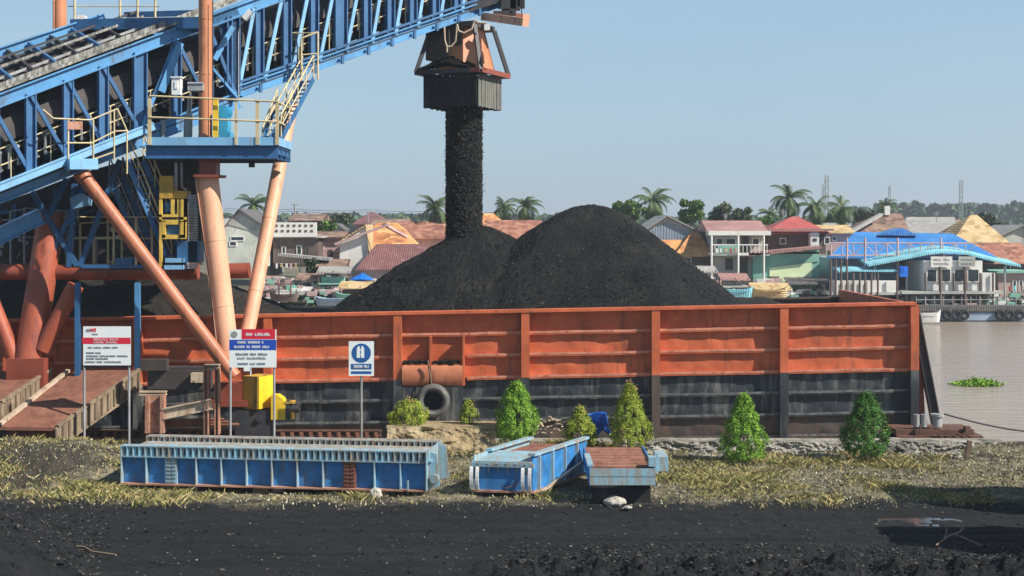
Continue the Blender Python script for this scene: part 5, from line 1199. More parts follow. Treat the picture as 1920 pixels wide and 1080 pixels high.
GRP = 'village houses on the far bank'
def addwin(par, x0, y0, x1, y1, d, frame='w_white', pane='glass', door=False):
    a = P(x0, y1, d); b = P(x1, y0, d); t = .09
    mb = MB(); mb.box(a.x, b.x, d-.07, d+.0, a.z, a.z+t); mb.box(a.x, b.x, d-.07, d, b.z-t, b.z); mb.box(a.x, a.x+t, d-.07, d, a.z+t, b.z-t); mb.box(b.x-t, b.x, d-.07, d, a.z+t, b.z-t)
    w_ = mb.build('door' if door else 'window', frame, par)
    mb = MB(); mb.box(a.x+t, b.x-t, d-.03, d-.005, a.z+t, b.z-t); mb.build('pane' if not door else 'door_leaf', pane, w_)
def house(label, x0, x1, ye, yb, d, dep, wall, roof, rm, wins=(), name='village_house', doors=(), over=.45, cat='house'):
    a = P(x0, yb, d); b = P(x1, ye, d); h = thing(name, label, cat, ((a.x+b.x)/2, d+dep/2, a.z), GRP)
    mb = MB()
    kind = roof[0]
    if kind == 'gable_f':                                # gable end towards the river
        xp = P(roof[1], 0, d).x; zp = P(0, roof[2], d).z
        mb.prism([(a.x,d,a.z),(b.x,d,a.z),(b.x,d,b.z),(xp,d,zp-.05),(a.x,d,b.z)], (0,dep,0)); mb.build('wall', wall, h)
        mb = MB(); th = .14
        for s_, xe in ((-1, a.x), (1, b.x)):
            sl = (zp-b.z)/max(.1, abs(xp-xe)); xo = xe+s_*over; zo = b.z-sl*over
            mb.prism([(xp,d-over,zp+.02),(xo,d-over,zo+.02),(xo,d-over,zo+.02+th),(xp,d-over,zp+.02+th)], (0,dep+2*over,0))
        mb.build('roof', rm, h)
    else:
        mb.box(a.x, b.x, d, d+dep, a.z, b.z); mb.build('wall', wall, h); mb = MB()
        if kind == 'gable_s':                            # ridge parallel to the river
            zr_ = P(0, roof[1], d+dep/2).z; ra, rb = (P(roof[2], 0, d+dep/2).x, P(roof[3], 0, d+dep/2).x) if len(roof) > 2 else (a.x-over, b.x+over)
            sl = (zr_-b.z)/(dep/2); ea, eb = a.x-over, b.x+over; ez = b.z-sl*over
            F0, F1, B0, B1 = (ea,d-over,ez), (eb,d-over,ez), (ea,d+dep+over,ez), (eb,d+dep+over,ez); R0_, R1_ = (ra,d+dep/2,zr_), (rb,d+dep/2,zr_)
            up = Vector((0,0,.14)); vs = [Vector(p) for p in (F0,F1,B1,B0,R0_,R1_)]; vs += [v+up for v in vs]
            mb.add(vs, [(6,7,11,10),(8,9,10,11),(0,1,7,6),(2,3,9,8),(0,6,10,4),(1,5,11,7),(5,2,8,11),(3,4,10,9),(0,4,5,1),(2,5,4,3),(7,8,11),(9,6,10)])
        if kind == 'shed':                               # single slope: front edge height / back edge height given in px at front plane
            z0_, z1_ = P(0, roof[1], d).z, P(0, roof[2], d).z
            mb.prism([(a.x-over,d-over,z0_),(b.x+over,d-over,z0_),(b.x+over,d+dep,z1_),(a.x-over,d+dep,z1_)], (0,0,.12))
        if kind == 'flat':
            mb.box(a.x-over, b.x+over, d-over, d+dep+.2, b.z+.002, b.z+.2)
        mb.build('roof', rm, h)
    for wq in wins: addwin(h, *wq, d-.002)
    for wq in doors: addwin(h, *wq, d-.002, 'w_brown', 'w_dark', True)
    return h
# left group
h = house('grey plaster house with a dark gable seen between the orange legs', 421, 500, 428, 520, 150, 10, 'w_pale', ('gable_f', 449, 394), 'r_dark', [(432,443,458,452),(430,452,444,462)])
mb = MB(); mb.prism([P(424,420,149.98), P(449,398,149.98), P(498,428,149.98), P(498,432,149.98), P(470,432,149.98)], (0,-.05,0)); mb.build('gable_boards', 'w_grey', h)
h = house('dark stilt house below a pale block terrace', 512, 596, 446, 500, 152, 8, 'w_brown', ('flat',), 'w_grey', [(528,462,536,476),(556,460,566,478)], doors=[(572,462,580,484)])
mb = MB(); mb.box(P(512,0,151.6).x, P(594,0,151.6).x, 151.4, 151.7, P(0,444,151.6).z, P(0,417,151.6).z)
mb.build('block_parapet', 'w_white', h)
mb = MB()
for i in range(7):
    for j in range(2):
        a = P(516+i*11, 423+j*10, 151.4); mb.box(a.x, a.x+.28, 151.36, 151.4, a.z-.12, a.z+.12)
mb.build('parapet_openings', 'w_brown', h)
mb = MB(); mb.beam(P(526, 477, 150), P(622, 486, 150), 3.0, .28); mb.build('porch_roof', 'r_grey', h)
mb = MB()
for x in (530, 562, 584, 618): mb.tube(P(x, 482, 149), P(x, 530, 149), .08, n=6)
mb.build('porch_post', 'w_grey', h)
house('long brown roofed house behind the block terrace', 548, 600, 414, 440, 172, 8, 'w_brown', ('gable_s', 403), 'r_brown')
house('white house with a steep yellow-orange tiled hip roof', 640, 790, 474, 520, 154, 12, 'w_white', ('gable_s', 420, 708, 745), 'r_orange', [(645,485,653,498)])
h = house('narrow cream gabled house left of the orange roof', 637, 690, 455, 520, 151, 7, 'w_white', ('gable_f', 686, 424), 'r_sand', [], over=.3)
mb = MB(); mb.beam(P(628, 458, 150.5), P(728, 421, 150.5), .5, .25); mb.beam(P(720, 421, 150.5), P(762, 444, 153), .5, .25); mb.build('verge_board', 'w_pink', h)
house('maroon metal roofed shed before the orange tiled house', 676, 800, 503, 525, 146, 9, 'w_pink', ('gable_s', 460, 705, 800), 'r_maroon', [(735,508,750,520)], cat='shed')
house('pink walled house with a long red tiled roof left of the coal stream', 752, 850, 445, 480, 160, 9, 'w_pink', ('gable_s', 418), 'r_red', [(770,450,785,462)])
house('small distant house with a dark maroon pyramid roof', 668, 722, 420, 440, 190, 10, 'w_pink', ('gable_s', 400, 692, 702), 'r_maroon')
house('tiny white gable house at the edge of the trees', 623, 640, 428, 446, 175, 5, 'w_white', ('gable_f', 630, 421), 'r_dark')
house('orange tiled house seen right of the coal stream', 915, 1010, 455, 500, 158, 10, 'w_pale', ('gable_s', 415), 'r_red', [(960,458,972,468)])
house('taller orange roofed house immediately behind the coal stream', 840, 955, 430, 470, 170, 10, 'w_pink', ('gable_s', 402, 885, 925), 'r_orange')
# middle right group
h = house('wide house with a pale boarded gable beside the tall coal heap', 1190, 1330, 445, 500, 152, 12, 'w_grey', ('gable_f', 1250, 406), 'r_grey', over=.5)
mb = MB()
for i in range(24):
    x = 1198+i*5.2; yt_ = max(414, 412+abs(x-1250)*.47)
    if yt_ < 468: a = P(x, 475, 151.9); mb.box(a.x, a.x+.22, 151.86, 151.95, a.z, P(0, yt_+4, 151.9).z)
mb.build('gable_boards', 'w_blue', h)
house('orange hip roofed annex below the boarded gable', 1272, 1330, 476, 505, 148, 7, 'w_brown', ('gable_s', 436, 1298, 1308), 'r_orange', [(1285,482,1296,495)])
house('low orange tiled lean-to sliding behind the coal heap', 1200, 1282, 474, 500, 149.6, 2.2, 'w_brown', ('shed', 478, 452), 'r_orange', over=.2)
h = house('two storey grey house with a white railed balcony', 1334, 1432, 436, 540, 147, 9, 'w_grey', ('gable_s', 416), 'r_pink', [(1342,446,1356,462),(1360,446,1380,462),(1410,446,1424,460)], doors=[(1390,442,1404,478),(1360,484,1374,506),(1386,482,1402,512)])
mb = MB(); mb.box(P(1330,0,146).x, P(1440,0,146).x, 145.0, 147.0, P(0,478.5,146).z, P(0,474,146).z); mb.box(P(1326,0,146).x, P(1442,0,146).x, 144.9, 147, P(0,441,146).z, P(0,433,146).z); mb.build('balcony_slab', 'w_white', h)
mb = MB(); mb.beam(P(1332,459,145), P(1440,459,145), .1, .12)
for i in range(15): x = 1333+i*7.5; mb.tube(P(x, 459, 145), P(x, 475, 145), .035, n=5)
for x in (1334, 1384, 1432): mb.tube(P(x, 436, 145), P(x, 530, 145), .11, n=8)
mb.build('balcony_rail', 'w_white', h)
mb = MB(); mb.box(P(1346,0,145).x, P(1384,0,145).x, 144.9, 145.0, P(0,474,145).z, P(0,461,145).z); mb.build('balcony_panel', 'w_teal', h)
h = house('green walled warehouse with a slanting pinkish roof edge', 1412, 1536, 476, 560, 146, 12, 'w_teal', ('flat',), 'r_pink', cat='warehouse', name='riverside_warehouse', over=.1)
mb = MB(); a = P(1442, 545, 145.9); b = P(1522, 494, 145.9); mb.prism([P(1443,545,145.9), P(1522,545,145.9), P(1522,492,145.9), P(1443,502,145.9)], (0,.08,0)); mb.build('lower_wall', 'w_lime', h)
mb = MB(); mb.prism([P(1404,481,145), P(1540,466,145), P(1540,461,145), P(1404,474,145)], (0,3,0)); mb.build('eave', 'r_pink', h)
mb = MB(); mb.prism([P(1440,478,145.9), P(1536,468,145.9), P(1536,490,145.9), P(1440,500,145.9)], (0,.04,0)); mb.build('upper_boards', 'w_teal', h)
h = house('brown upper floor house with a bright red pyramid roof', 1438, 1548, 436, 476, 152, 8, 'w_brown', ('gable_s', 408, 1486, 1496), 'r_redmetal', [(1462,446,1474,458),(1545,444,1556,458)])
mb = MB(); a = P(1520, 462, 150.5); b = P(1536, 436, 150.5); mb.box(a.x, b.x, 150.5, 151.8, a.z, b.z); mb.build('white_turret', 'w_white', h)
mb = MB(); mb.box(a.x+.25, b.x-.25, 150.44, 150.5, a.z+.55, a.z+.85); mb.build('turret_vent', 'w_dark', h)
mb = MB(); mb.beam(P(1425,431,151), P(1560,431,151), 1.6, .25); mb.build('eave', 'r_pink', h)
house('low sand roofed house left of the blue roof', 1545, 1595, 436, 470, 158, 7, 'w_pink', ('gable_s', 424), 'r_sand', [(1560,442,1568,452)])
h = house('large brown tiled gable house behind the blue roof', 1600, 1700, 440, 480, 166, 10, 'w_brown', ('gable_s', 402, 1650, 1690), 'r_brown')
mb = MB(); mb.beam(P(1586, 440, 163), P(1652, 402, 168), .5, .3); mb.build('verge_board', 'r_grey', h)
mb = MB(); q = P(1664, 400, 170); mb.box(q.x-.3, q.x+.3, 170, 170.6, q.z-.2, P(0,386,170).z); mb.build('chimney', 'w_white', h)
house('long house with a plain weathered grey metal roof', 1692, 1788, 440, 480, 172, 12, 'w_grey', ('gable_s', 409, 1700, 1790), 'r_grey')
house('sand coloured tiled gable house at the right', 1790, 1882, 452, 490, 160, 10, 'w_pale', ('gable_s', 405, 1820, 1832), 'r_sand')
house('red tiled house under the sand coloured gable', 1822, 1935, 492, 520, 151, 9, 'w_brown', ('gable_s', 458), 'r_red', [(1885,496,1895,508)])
house('grey roofed house cut by the right edge', 1880, 1960, 440, 480, 168, 9, 'w_grey', ('gable_f', 1915, 424), 'r_grey')
house('low brick house behind the market stalls', 592, 640, 446, 500, 156, 7, 'w_pink', ('gable_s', 436), 'r_brown', [(600,456,608,468)], doors=[(616,468,624,486)])
for i, (x0, x1, ye, yr, d, rm, lb) in enumerate(((1040,1120,440,420,180,'r_red','distant red roof house behind the coal heap peak'), (480,520,430,418,178,'r_brown','distant brown roof house right of the orange leg'),(330,420,430,412,170,'r_grey','grey roofed house behind the loader cabinets'))):
    house(lb, x0, x1, ye, ye+40, d, 8, 'w_pale', ('gable_s', yr), rm)
house('small grey shack squeezed between the balcony house and the annex', 1322, 1340, 470, 520, 150, 5, 'w_brown', ('shed', 474, 464), 'r_dark', [(1325,480,1332,490)])
house('low rusty roof shed in front of the block terrace house', 600, 642, 500, 530, 148, 5, 'w_brown', ('gable_s', 488), 'r_brown', [(612,508,620,518)], cat='shed')
house('pale roofed house glimpsed above the low brick house', 590, 632, 432, 450, 176, 7, 'w_white', ('gable_s', 424), 'r_grey')
house('brown roofed house between the brick house and the pyramid roof', 700, 760, 424, 445, 184, 8, 'w_pink', ('gable_s', 412), 'r_brown')
house('distant rusty roof above the balcony house', 1395, 1445, 428, 440, 176, 8, 'w_pale', ('gable_s', 416), 'r_brown')
house('distant grey roof right of the thin mast', 1556, 1600, 432, 446, 182, 7, 'w_pale', ('gable_s', 420), 'r_grey')
house('brown roofed cottage behind the grey metal roof', 1770, 1812, 428, 445, 186, 7, 'w_pink', ('gable_s', 414), 'r_brown')
rn = random.Random(44)
for k, (x, y, d, lb) in enumerate(((1360,400,158,'tall thin aerial pole above the balcony house roof'),(1468,392,160,'aerial pole left of the red pyramid roof'),(1596,405,170,'aerial pole by the left end of the blue roof'),(1756,396,176,'aerial pole above the grey metal roof'),(690,398,185,'aerial pole above the maroon pyramid roof'),(575,398,170,'aerial pole above the block terrace'))):
    mb = MB(); mb.tube(P(x, y, d), P(x, 440, d), .05, n=5)
    for q in range(4): mb.beam(P(x-5+q*.6, y+2+q*2.2, d), P(x+5-q*.6, y+2+q*2.2, d), .05, .04)
    mb.build('aerial', 'grey_steel', None, lb, 'aerial', 'roof aerials in the village')
for k, (x0, x1, y, d, lb) in enumerate(((1340,1384,466,144.9,'washing hung along the balcony rail'),(515,560,494,148.5,'washing line under the dark stilt house'),(1880,1925,536,143,'washing line at the pink stilt shack'))):
    w_ = thing('washing_line', lb, 'laundry', P((x0+x1)/2, y, d), 'washing lines'); mb = MB(); mb.tube(P(x0, y, d), P(x1, y, d), .02, n=4); mb.build('line', 'grey_steel', w_)
    x = x0+2
    while x < x1-6:
        a, b = P(x, y+rn.uniform(6, 11), d), P(x+rn.uniform(3.5, 6), y, d); mb = MB(); mb.box(a.x, b.x, d-.03, d+.03, a.z, b.z); mb.build('garment', rn.choice(['w_white', 'r_cyan', 'w_pink', 'r_redmetal', 'w_grey', 'r_sand']), w_); x += rn.uniform(7, 10)
# blue roofed waterfront hall
hall = thing('waterfront_hall', 'white waterfront hall on stilts under a big bright blue roof', 'hall', (P(1710,0,148).x, 148, 1), GRP)
mb = MB()
e = 143.0; up = Vector((0,0,.18))
F0, F1, B0, B1 = P(1552,484,e), P(1876,490,e), P(1560,478,e+16), P(1868,478,e+16)
B0.z, B1.z = F0.z, F1.z; R0_, R1_ = P(1604,438,e+8), P(1786,441,e+8)
vs = [F0,F1,B1,B0,R0_,R1_]; vs += [v+up for v in vs]
mb.add(vs, [(6,7,11,10),(8,9,10,11),(0,1,7,6),(2,3,9,8),(1,2,8,7),(3,0,6,9),(7,8,11),(9,6,10),(0,4,5,1),(2,5,4,3)])
pk = P(1684, 428, e+8); a = P(1648,441,e+6); b = P(1722,442,e+6); mb.prism([a, b, pk+Vector((0,-2,0))], (0, 4, 0))
mb.build('roof', 'r_blue', hall)
mb = MB(); mb.box(P(1560,0,145).x, P(1690,0,145).x, 145.5, 157, P(0,546,145).z, P(0,484,145).z); mb.build('wall', 'w_blue', hall)
mb = MB(); mb.box(P(1732,0,139.4).x, P(1842,0,139.4).x, 139.4, 157, P(0,545,139.4).z, P(0,489,139.4).z); mb.box(P(1842,0,139.2).x, P(1866,0,139.2).x, 139.2, 157, P(0,546,139.2).z, P(0,512,139.2).z); mb.build('wall', 'w_white', hall)
for (x0, x1) in ((1737,1757),(1761,1783),(1788,1809),(1813,1836)): addwin(hall, x0, 504, x1, 529, 139.35)
mb = MB(); mb.box(P(1556,0,139.6).x, P(1680,0,139.6).x, 139.5, 139.8, P(0,548,139.6).z, P(0,526,139.6).z); mb.build('terrace_wall', 'w_white', hall)
mb = MB()
for x in (1558, 1567, 1577, 1588, 1600, 1612, 1622, 1634, 1646, 1682, 1735, 1765, 1788, 1812, 1838, 1862): mb.tube(P(x, 486 if x < 1600 else 512, 139.0), P(x, 578, 139.0), .10, n=6)
mb.build('stilts', 'w_brown', hall)
for x in (1763, 1809):
    mb = MB(); mb.tube(P(x, 500, 138.9), P(x, 578, 138.9), .15, n=6); mb.build('stilt', 'w_brown', hall)
mb = MB(); mb.box(P(1690,0,139).x, P(1880,0,139).x, 138.8, 150, P(0,551,139).z, P(0,546,139).z); mb.box(P(1552,0,139).x, P(1689,0,139).x, 139, 150, P(0,553,139).z, P(0,548,139).z); mb.build('floor_slab', 'w_grey', hall)
# lattice screen before the roof
mb = MB(); dl = 141.6
for y in (456, 479): mb.tube(P(1556, y, dl), P(1830, y, dl), .07, n=5)
for i in range(13): x = 1558+i*21; mb.tube(P(x, 456, dl), P(x, 481, dl), .06, n=5); mb.tube(P(x, 456 if i % 2 else 479, dl), P(x+21, 479 if i % 2 else 456, dl), .045, n=5)
for x in (1588, 1622, 1683, 1764): mb.tube(P(x, 446, dl), P(x, 560, dl), .1, n=6)
mb.build('lattice_screen', 'w_pink', hall)
def arch(label, pts, d, dep, th, mat, par=None, name='canopy'):
    mb = MB()
    for (x0, y0), (x1, y1) in zip(pts, pts[1:]):
        a, b = P(x0, y0, d), P(x1, y1, d); a2_, b2_ = a+Vector((0,dep,dep*.12)), b+Vector((0,dep,dep*.12)); u = Vector((0,0,th))
        mb.add([a,b,b2_,a2_,a+u,b+u,b2_+u,a2_+u], [(0,3,2,1),(4,5,6,7),(0,1,5,4),(1,2,6,5),(2,3,7,6),(3,0,4,7)])
    return mb.build(name, mat, par)
arch('', [(1628,500),(1660,494),(1700,486),(1740,478),(1765,475),(1785,475),(1815,478),(1850,487),(1885,496),(1915,501)], 139.8, 4.2, .2, 'r_cyan', hall, 'arched_canopy')
arch('', [(1572,511),(1600,509),(1640,510),(1682,510)], 139.8, 2.5, .15, 'r_cyan', hall, 'lower_canopy')
mb = MB()
for x in (1640, 1700, 1770, 1830, 1884): mb.tube(P(x, 500 if x != 1770 else 472, 140.2), P(x, 578, 140.2), .1, n=6)
mb.build('canopy_post', 'grey_steel', hall)
for (x0, y0, x1, y1, lb) in ((1745,481,1785,501,0),(1797,481,1828,500,1)):
    a, b = P(x0, y1, 139.2), P(x1, y0, 139.2); mb = MB(); mb.box(a.x, b.x, 139.1, 139.2, a.z, b.z); bb = mb.build('sign_board', 'w_white' if not lb else 'w_grey', hall)
    mb = MB(); words(mb, x0+4, x1-4, 487, 4, 139.1, (5, 4) if not lb else (6,), rr); words(mb, x0+5, x1-5, 495, 4, 139.1, (7,), rr); mb.build('board_lettering', 'sg_text', bb)
mb = MB(); a, b = P(1687, 519, 139.6), P(1702, 499, 139.6); mb.box(a.x, b.x, 139.5, 139.9, a.z, b.z); mb.box(a.x+.1, b.x-.3, 139.45, 139.5, a.z+.5, b.z-.1); mb.build('water_tank', 'bluesheet', None, 'blue box tank under the right of the low cyan canopy', 'tank')
# pier buildings at far right
h = house('cluttered pink stilt shack at the right edge below the red roof', 1872, 1935, 512, 560, 144, 6, 'w_pink', ('flat',), 'w_teal', [(1898,525,1906,548),(1910,525,1918,548)])
# floating dock with fenders
dk = thing('floating_dock', 'long blue-grey steel floating dock with tyre fenders', 'dock', (P(1850,0,137).x, 138, 0))
xa, xb = P(1712,0,137).x, P(2050,0,137).x
mb = MB(); mb.box(xa, xb, 136.6, 139.0, .1, P(0,586,136.6).z); mb.build('hull', 'w_blue', dk)
mb = MB(); mb.box(xa, xb, 136.45, 139.1, P(0,584,136.5).z, P(0,574,136.5).z); mb.build('deck', 'r_dark', dk)
mb = MB()
for i in range(16): x = 1718+i*17; mb.tube(P(x, 577, 136.8), P(x, 556, 136.8), .05, n=5)
mb.tube(P(1718, 562, 136.8), P(1973, 562, 136.8), .04, n=5); mb.build('dock_railing', 'grey_steel', dk)
for x, lb in ((1776,'first'),(1793,'second'),(1808,'third'),(1876,'fourth'),(1893,'fifth'),(1912,'sixth')):
    mb = MB(); mb.torus(P(x, 590, 136.3), .36, .17, 'Y', 18, 8); mb.build('dock_tyre', 'rubber', None, lb+' black tyre fender from the left hanging on the floating dock', 'tyre', 'tyre fenders on the floating dock')
# small white boat
def boat(label, x0, x1, yt_, yb, d, mat, cabin=None, grp='small boats on the river'):
    a, b = P(x0, yb, d), P(x1, yt_, d); L = b.x-a.x; h = b.z-a.z; c = (a.x+b.x)/2
    bt = thing('small_boat', label, 'boat', (c, d, 0), grp); mb = MB(); n = 10; top, low = [], []
    w_ = min(1.0, L*.16)
    for i in range(n+1):
        t = i/n; ww = w_*math.sin(math.pi*min(1, .12+t*.88))**.5 if t < 1 else .02
        ww = w_*(1-(2*t-1)**4)**.5 if 0 < t < 1 else .03; sh = h*(1+.5*(2*t-1)**4)
        top.append((a.x+L*t, d, ww, a.z+sh)); low.append((a.x+L*(.06+.88*t), d, ww*.55, a.z-.1))
    vs = []
    for (x, y, ww, z_) in top: vs += [(x,y-ww,z_),(x,y+ww,z_)]
    for (x, y, ww, z_) in low: vs += [(x,y-ww,z_),(x,y+ww,z_)]
    fs = []; o = 2*(n+1)
    for i in range(n): fs += [(2*i,2*i+2,o+2*i+2,o+2*i),(2*i+1,o+2*i+1,o+2*i+3,2*i+3),(o+2*i,o+2*i+2,o+2*i+3,o+2*i+1)]
    mb.add(vs, fs); 
    vs2 = [(p[0],p[1],p[2]-h*.3) for p in vs[:o]]; mb.add(vs2, [(2*i,2*i+1,2*i+3,2*i+2) for i in range(n)])
    mb.build('hull', mat, bt)
    mb = MB()
    for k in (.3, .55, .75): mb.box(a.x+L*k-.12, a.x+L*k+.12, d-w_*.8, d+w_*.8, a.z+h*.7, a.z+h*.8)
    mb.build('thwart', 'w_brown', bt)
    if cabin:
        mb = MB(); mb.box(a.x+L*.3, a.x+L*.75, d-w_*.7, d+w_*.7, a.z+h+.9, a.z+h+1.0)
        for k in (.32, .73):
            for s_ in (-1, 1): mb.tube((a.x+L*k, d+s_*w_*.6, a.z+h*.7), (a.x+L*k, d+s_*w_*.6, a.z+h+.9), .04, n=5)
        mb.build('sun_roof', cabin, bt)
boat('small white boat tied up left of the floating dock', 1718, 1764, 587, 602, 133, 'w_white')
boat('pale green boat among the landing stages below the balcony house', 1345, 1412, 543, 556, 132, 'r_cyan')
boat('yellowish wooden boat beside the pale green boat', 1404, 1478, 543, 556, 134, 'r_sand')
boat('pale blue long boat behind the barge wall left of the coal', 590, 672, 560, 571, 130, 'w_blue')
boat('brown wooden boat with a small roof near the left bank', 505, 560, 552, 564, 134, 'w_brown', 'r_maroon')
boat('teal boat moored before the market stalls', 628, 700, 552, 563, 134, 'w_teal')
# market stalls / rafts, left and middle
def stall(label, x0, x1, yr, yb, d, rm, cloth='w_grey'):
    s = thing('market_stall', label, 'stall', (P((x0+x1)/2,0,d).x, d, 1.2), 'riverside stalls and landing stages')
    mb = MB(); a, b = P(x0, yb, d), P(x1, yr, d); mb.prism([(a.x-.2,d-1.2,b.z-.25),(b.x+.2,d-1.2,b.z-.3),(b.x+.2,d+1.4,b.z+.25),(a.x-.2,d+1.4,b.z+.3)], (0,0,.1)); mb.build('roof', rm, s)
    mb = MB()
    for x in (a.x, (a.x+b.x)/2, b.x):
        for y in (d-1, d+1.2): mb.tube((x,y,a.z-.6), (x,y,b.z), .06, n=5)
    mb.build('post', 'w_brown', s)
    mb = MB(); mb.box(a.x, b.x, d-1.1, d+1.3, a.z-.15, a.z); mb.box(a.x+.2, b.x-.5, d-.4, d+.8, a.z, a.z+(b.z-a.z)*.5); mb.build('counter', cloth, s)
for q in (('open stall with a grey sheet roof right of the loader leg', 600, 655, 507, 530, 144, 'r_grey', 'w_teal'),
          ('long stall with an orange tiled landing before the maroon shed', 640, 715, 536, 552, 140, 'r_sand', 'w_brown'),
          ('pink roofed hut beside the orange loader leg', 482, 524, 525, 545, 146, 'r_pink', 'w_brown'),
          ('low brown hut with rubbish below the block terrace', 560, 600, 520, 545, 145, 'r_brown', 'w_grey'),
          ('white sheeted stage under the orange annex', 1292, 1340, 506, 520, 143, 'r_grey', 'w_white'),
          ('pinkish landing stage below the balcony house', 1352, 1400, 520, 535, 141, 'r_pink', 'w_grey'),
          ('dark shelter with blue bins right of the green warehouse', 1478, 1550, 528, 556, 143, 'r_dark', 'w_dark'),
          ('cream stage along the foot of the green warehouse', 1410, 1478, 538, 548, 140, 'r_sand', 'w_pale')): stall(*q)
mb = MB(); c = P(678, 518, 143); pts = []
for i in range(12):
    t = 2*math.pi*i/12; pts.append((c.x+1.2*math.cos(t), 143+1.0*math.sin(t), c.z-.3+.05*math.sin(3*t)))
mb.add(pts+[(c.x+.1,143,c.z+.35),(c.x,143,c.z-.6)], [(i,(i+1)%12,12) for i in range(12)]+[((i+1)%12,i,13) for i in range(12)]); mb.build('blue_tarpaulin', 'bluesheet', None, 'bright blue tarpaulin covered load in front of the maroon shed', 'tarpaulin')
# clutter on the bank
rn = random.Random(21); 
mbs = {k: MB() for k in ('w_white', 'w_teal', 'w_brown', 'w_pink', 'w_grey')}
for k in range(420):
    if rn.random() < .5: x, y = rn.uniform(480, 700), rn.uniform(520, 566)
    elif rn.random() < .5: x, y = rn.uniform(1285, 1560), rn.uniform(520, 556)
    else: x, y = rn.uniform(1560, 1930), rn.uniform(550, 578)
    d = 146-(y-520)*.13; p = P(x, y, d); m_ = mbs[rn.choice(list(mbs))]; s_ = rn.uniform(.1, .35); m_.box(p.x-s_*1.4, p.x+s_*1.4, d-s_, d+s_, p.z-s_*.8, p.z+s_*.5)
for k, m_ in mbs.items(): m_.build('bank_clutter', k, None, 'small '+{'w_white':'white','w_teal':'green','w_brown':'brown','w_pink':'pink','w_grey':'grey'}[k]+' crates and scrap strewn along the far bank', 'clutter', kind='stuff')
C = []
for k in range(9000):
    x = nr.uniform(1640, 1960) if nr.uniform() < .6 else nr.uniform(470, 1560); p = P(x, 0, 141); y = nr.uniform(140, 147); C.append((p.x, y, np.interp(y, [138.5,140,142,146], [-.6,.25,.9,1.3])+abs(nr.normal())*.45*(1+.6*math.sin(x*.05))))
V, Fq = leafcloud(np.array(C), .2, 1.5, 5); npmesh('bank_weeds', V, Fq, 'tree_dark', label='dark weeds and bushes along the foot of the far bank', cat='weeds', kind='stuff')
# water hyacinth
C = []
for k in range(1500):
    t = nr.uniform(0, 6.28); r_ = math.sqrt(nr.uniform()); cx_ = PZ(1832, 722, 0); C.append((cx_.x+1.35*r_*math.cos(t)+.1*nr.normal(), cx_.y+1.0*r_*math.sin(t), abs(nr.normal())*.17*(1.2-r_)+.05))
V, Fq = leafcloud(np.array(C), .11, 1.4, 9, .4); npmesh('water_hyacinth', V, Fq, 'shrub', label='floating clump of green water hyacinth on the river', cat='water plants', kind='stuff')

# palms
def palm(label, px, pyt, d, seed, size=2.6, lean=0.0, base=2.0, n=26):
    r = random.Random(seed); top = P(px, pyt, d); pm = thing('palm_tree', label, 'palm tree', (top.x+lean, d, base), 'coconut palms on the far bank')
    mb = MB(); pts = [Vector((top.x+lean*(1-t)**2, d, base+(top.z-base)*t)) for t in [i/8 for i in range(9)]]
    for i, (a, b) in enumerate(zip(pts, pts[1:])): mb.tube(a, b, .22-.012*i, .21-.012*i, n=8, cap=False)
    mb.build('trunk', 'bark', pm)
    mb = MB()
    for k in range(n):
        az = 2*math.pi*k/n*2.4+r.uniform(-.3, .3); el = math.radians(r.choice([75, 55, 38, 20, 5, -20, -40])+r.uniform(-8, 8)); L = size*r.uniform(.85, 1.12)
        p = top.copy(); seg = 9; dirh = Vector((math.cos(az), math.sin(az), 0)); side = Vector((-math.sin(az), math.cos(az), 0)); e = el; prev = p
        for j in range(seg):
            q = prev+(dirh*math.cos(e)+Vector((0,0,math.sin(e))))*(L/seg)
            mb.beam(prev, q, .05, .04)
            ll = (.62*math.sin(math.pi*min(1, (j+1.2)/(seg+.6)))+.12)*size/2.6
            for s_ in (-1, 1):
                for u in (0.0, .5):
                    c = prev.lerp(q, u); tip = c+side*s_*ll*.75+Vector((0,0,-ll*.55))+(q-prev)*.9; wd = (q-prev)*.5
                    mb.add([c, c+wd, tip], [(0,1,2)])
            prev = q; e -= math.radians(9+6*(j/seg)+(4 if el < .5 else 0))
    mb.build('crown', 'palm_leaf', pm)
palm('tallest coconut palm behind the red pyramid roof', 1478, 372, 168, 1, 3.0, 0)
palm('coconut palm second from the tallest one, left of the thin mast', 1530, 390, 172, 2, 2.8)
palm('coconut palm right of the thin mast', 1578, 392, 176, 3, 2.7)
palm('broad coconut palm left of the green tree near the tall coal heap', 1224, 378, 172, 4, 2.9)
palm('coconut palm with drooping fronds just left of the coal stream', 815, 392, 165, 5, 2.9)
palm('coconut palm right of the coal stream, nearer to the coal heap', 985, 388, 178, 6, 2.7)
palm('coconut palm immediately right of the coal stream', 943, 392, 180, 7, 2.5)
palm('coconut palm above the grey gabled house by the orange leg', 474, 385, 166, 8, 2.7)
palm('small palm beside the white chimney at right', 1660, 388, 190, 9, 2.0)
palm('low young palm left of the tallest palm', 1444, 402, 190, 10, 2.0)
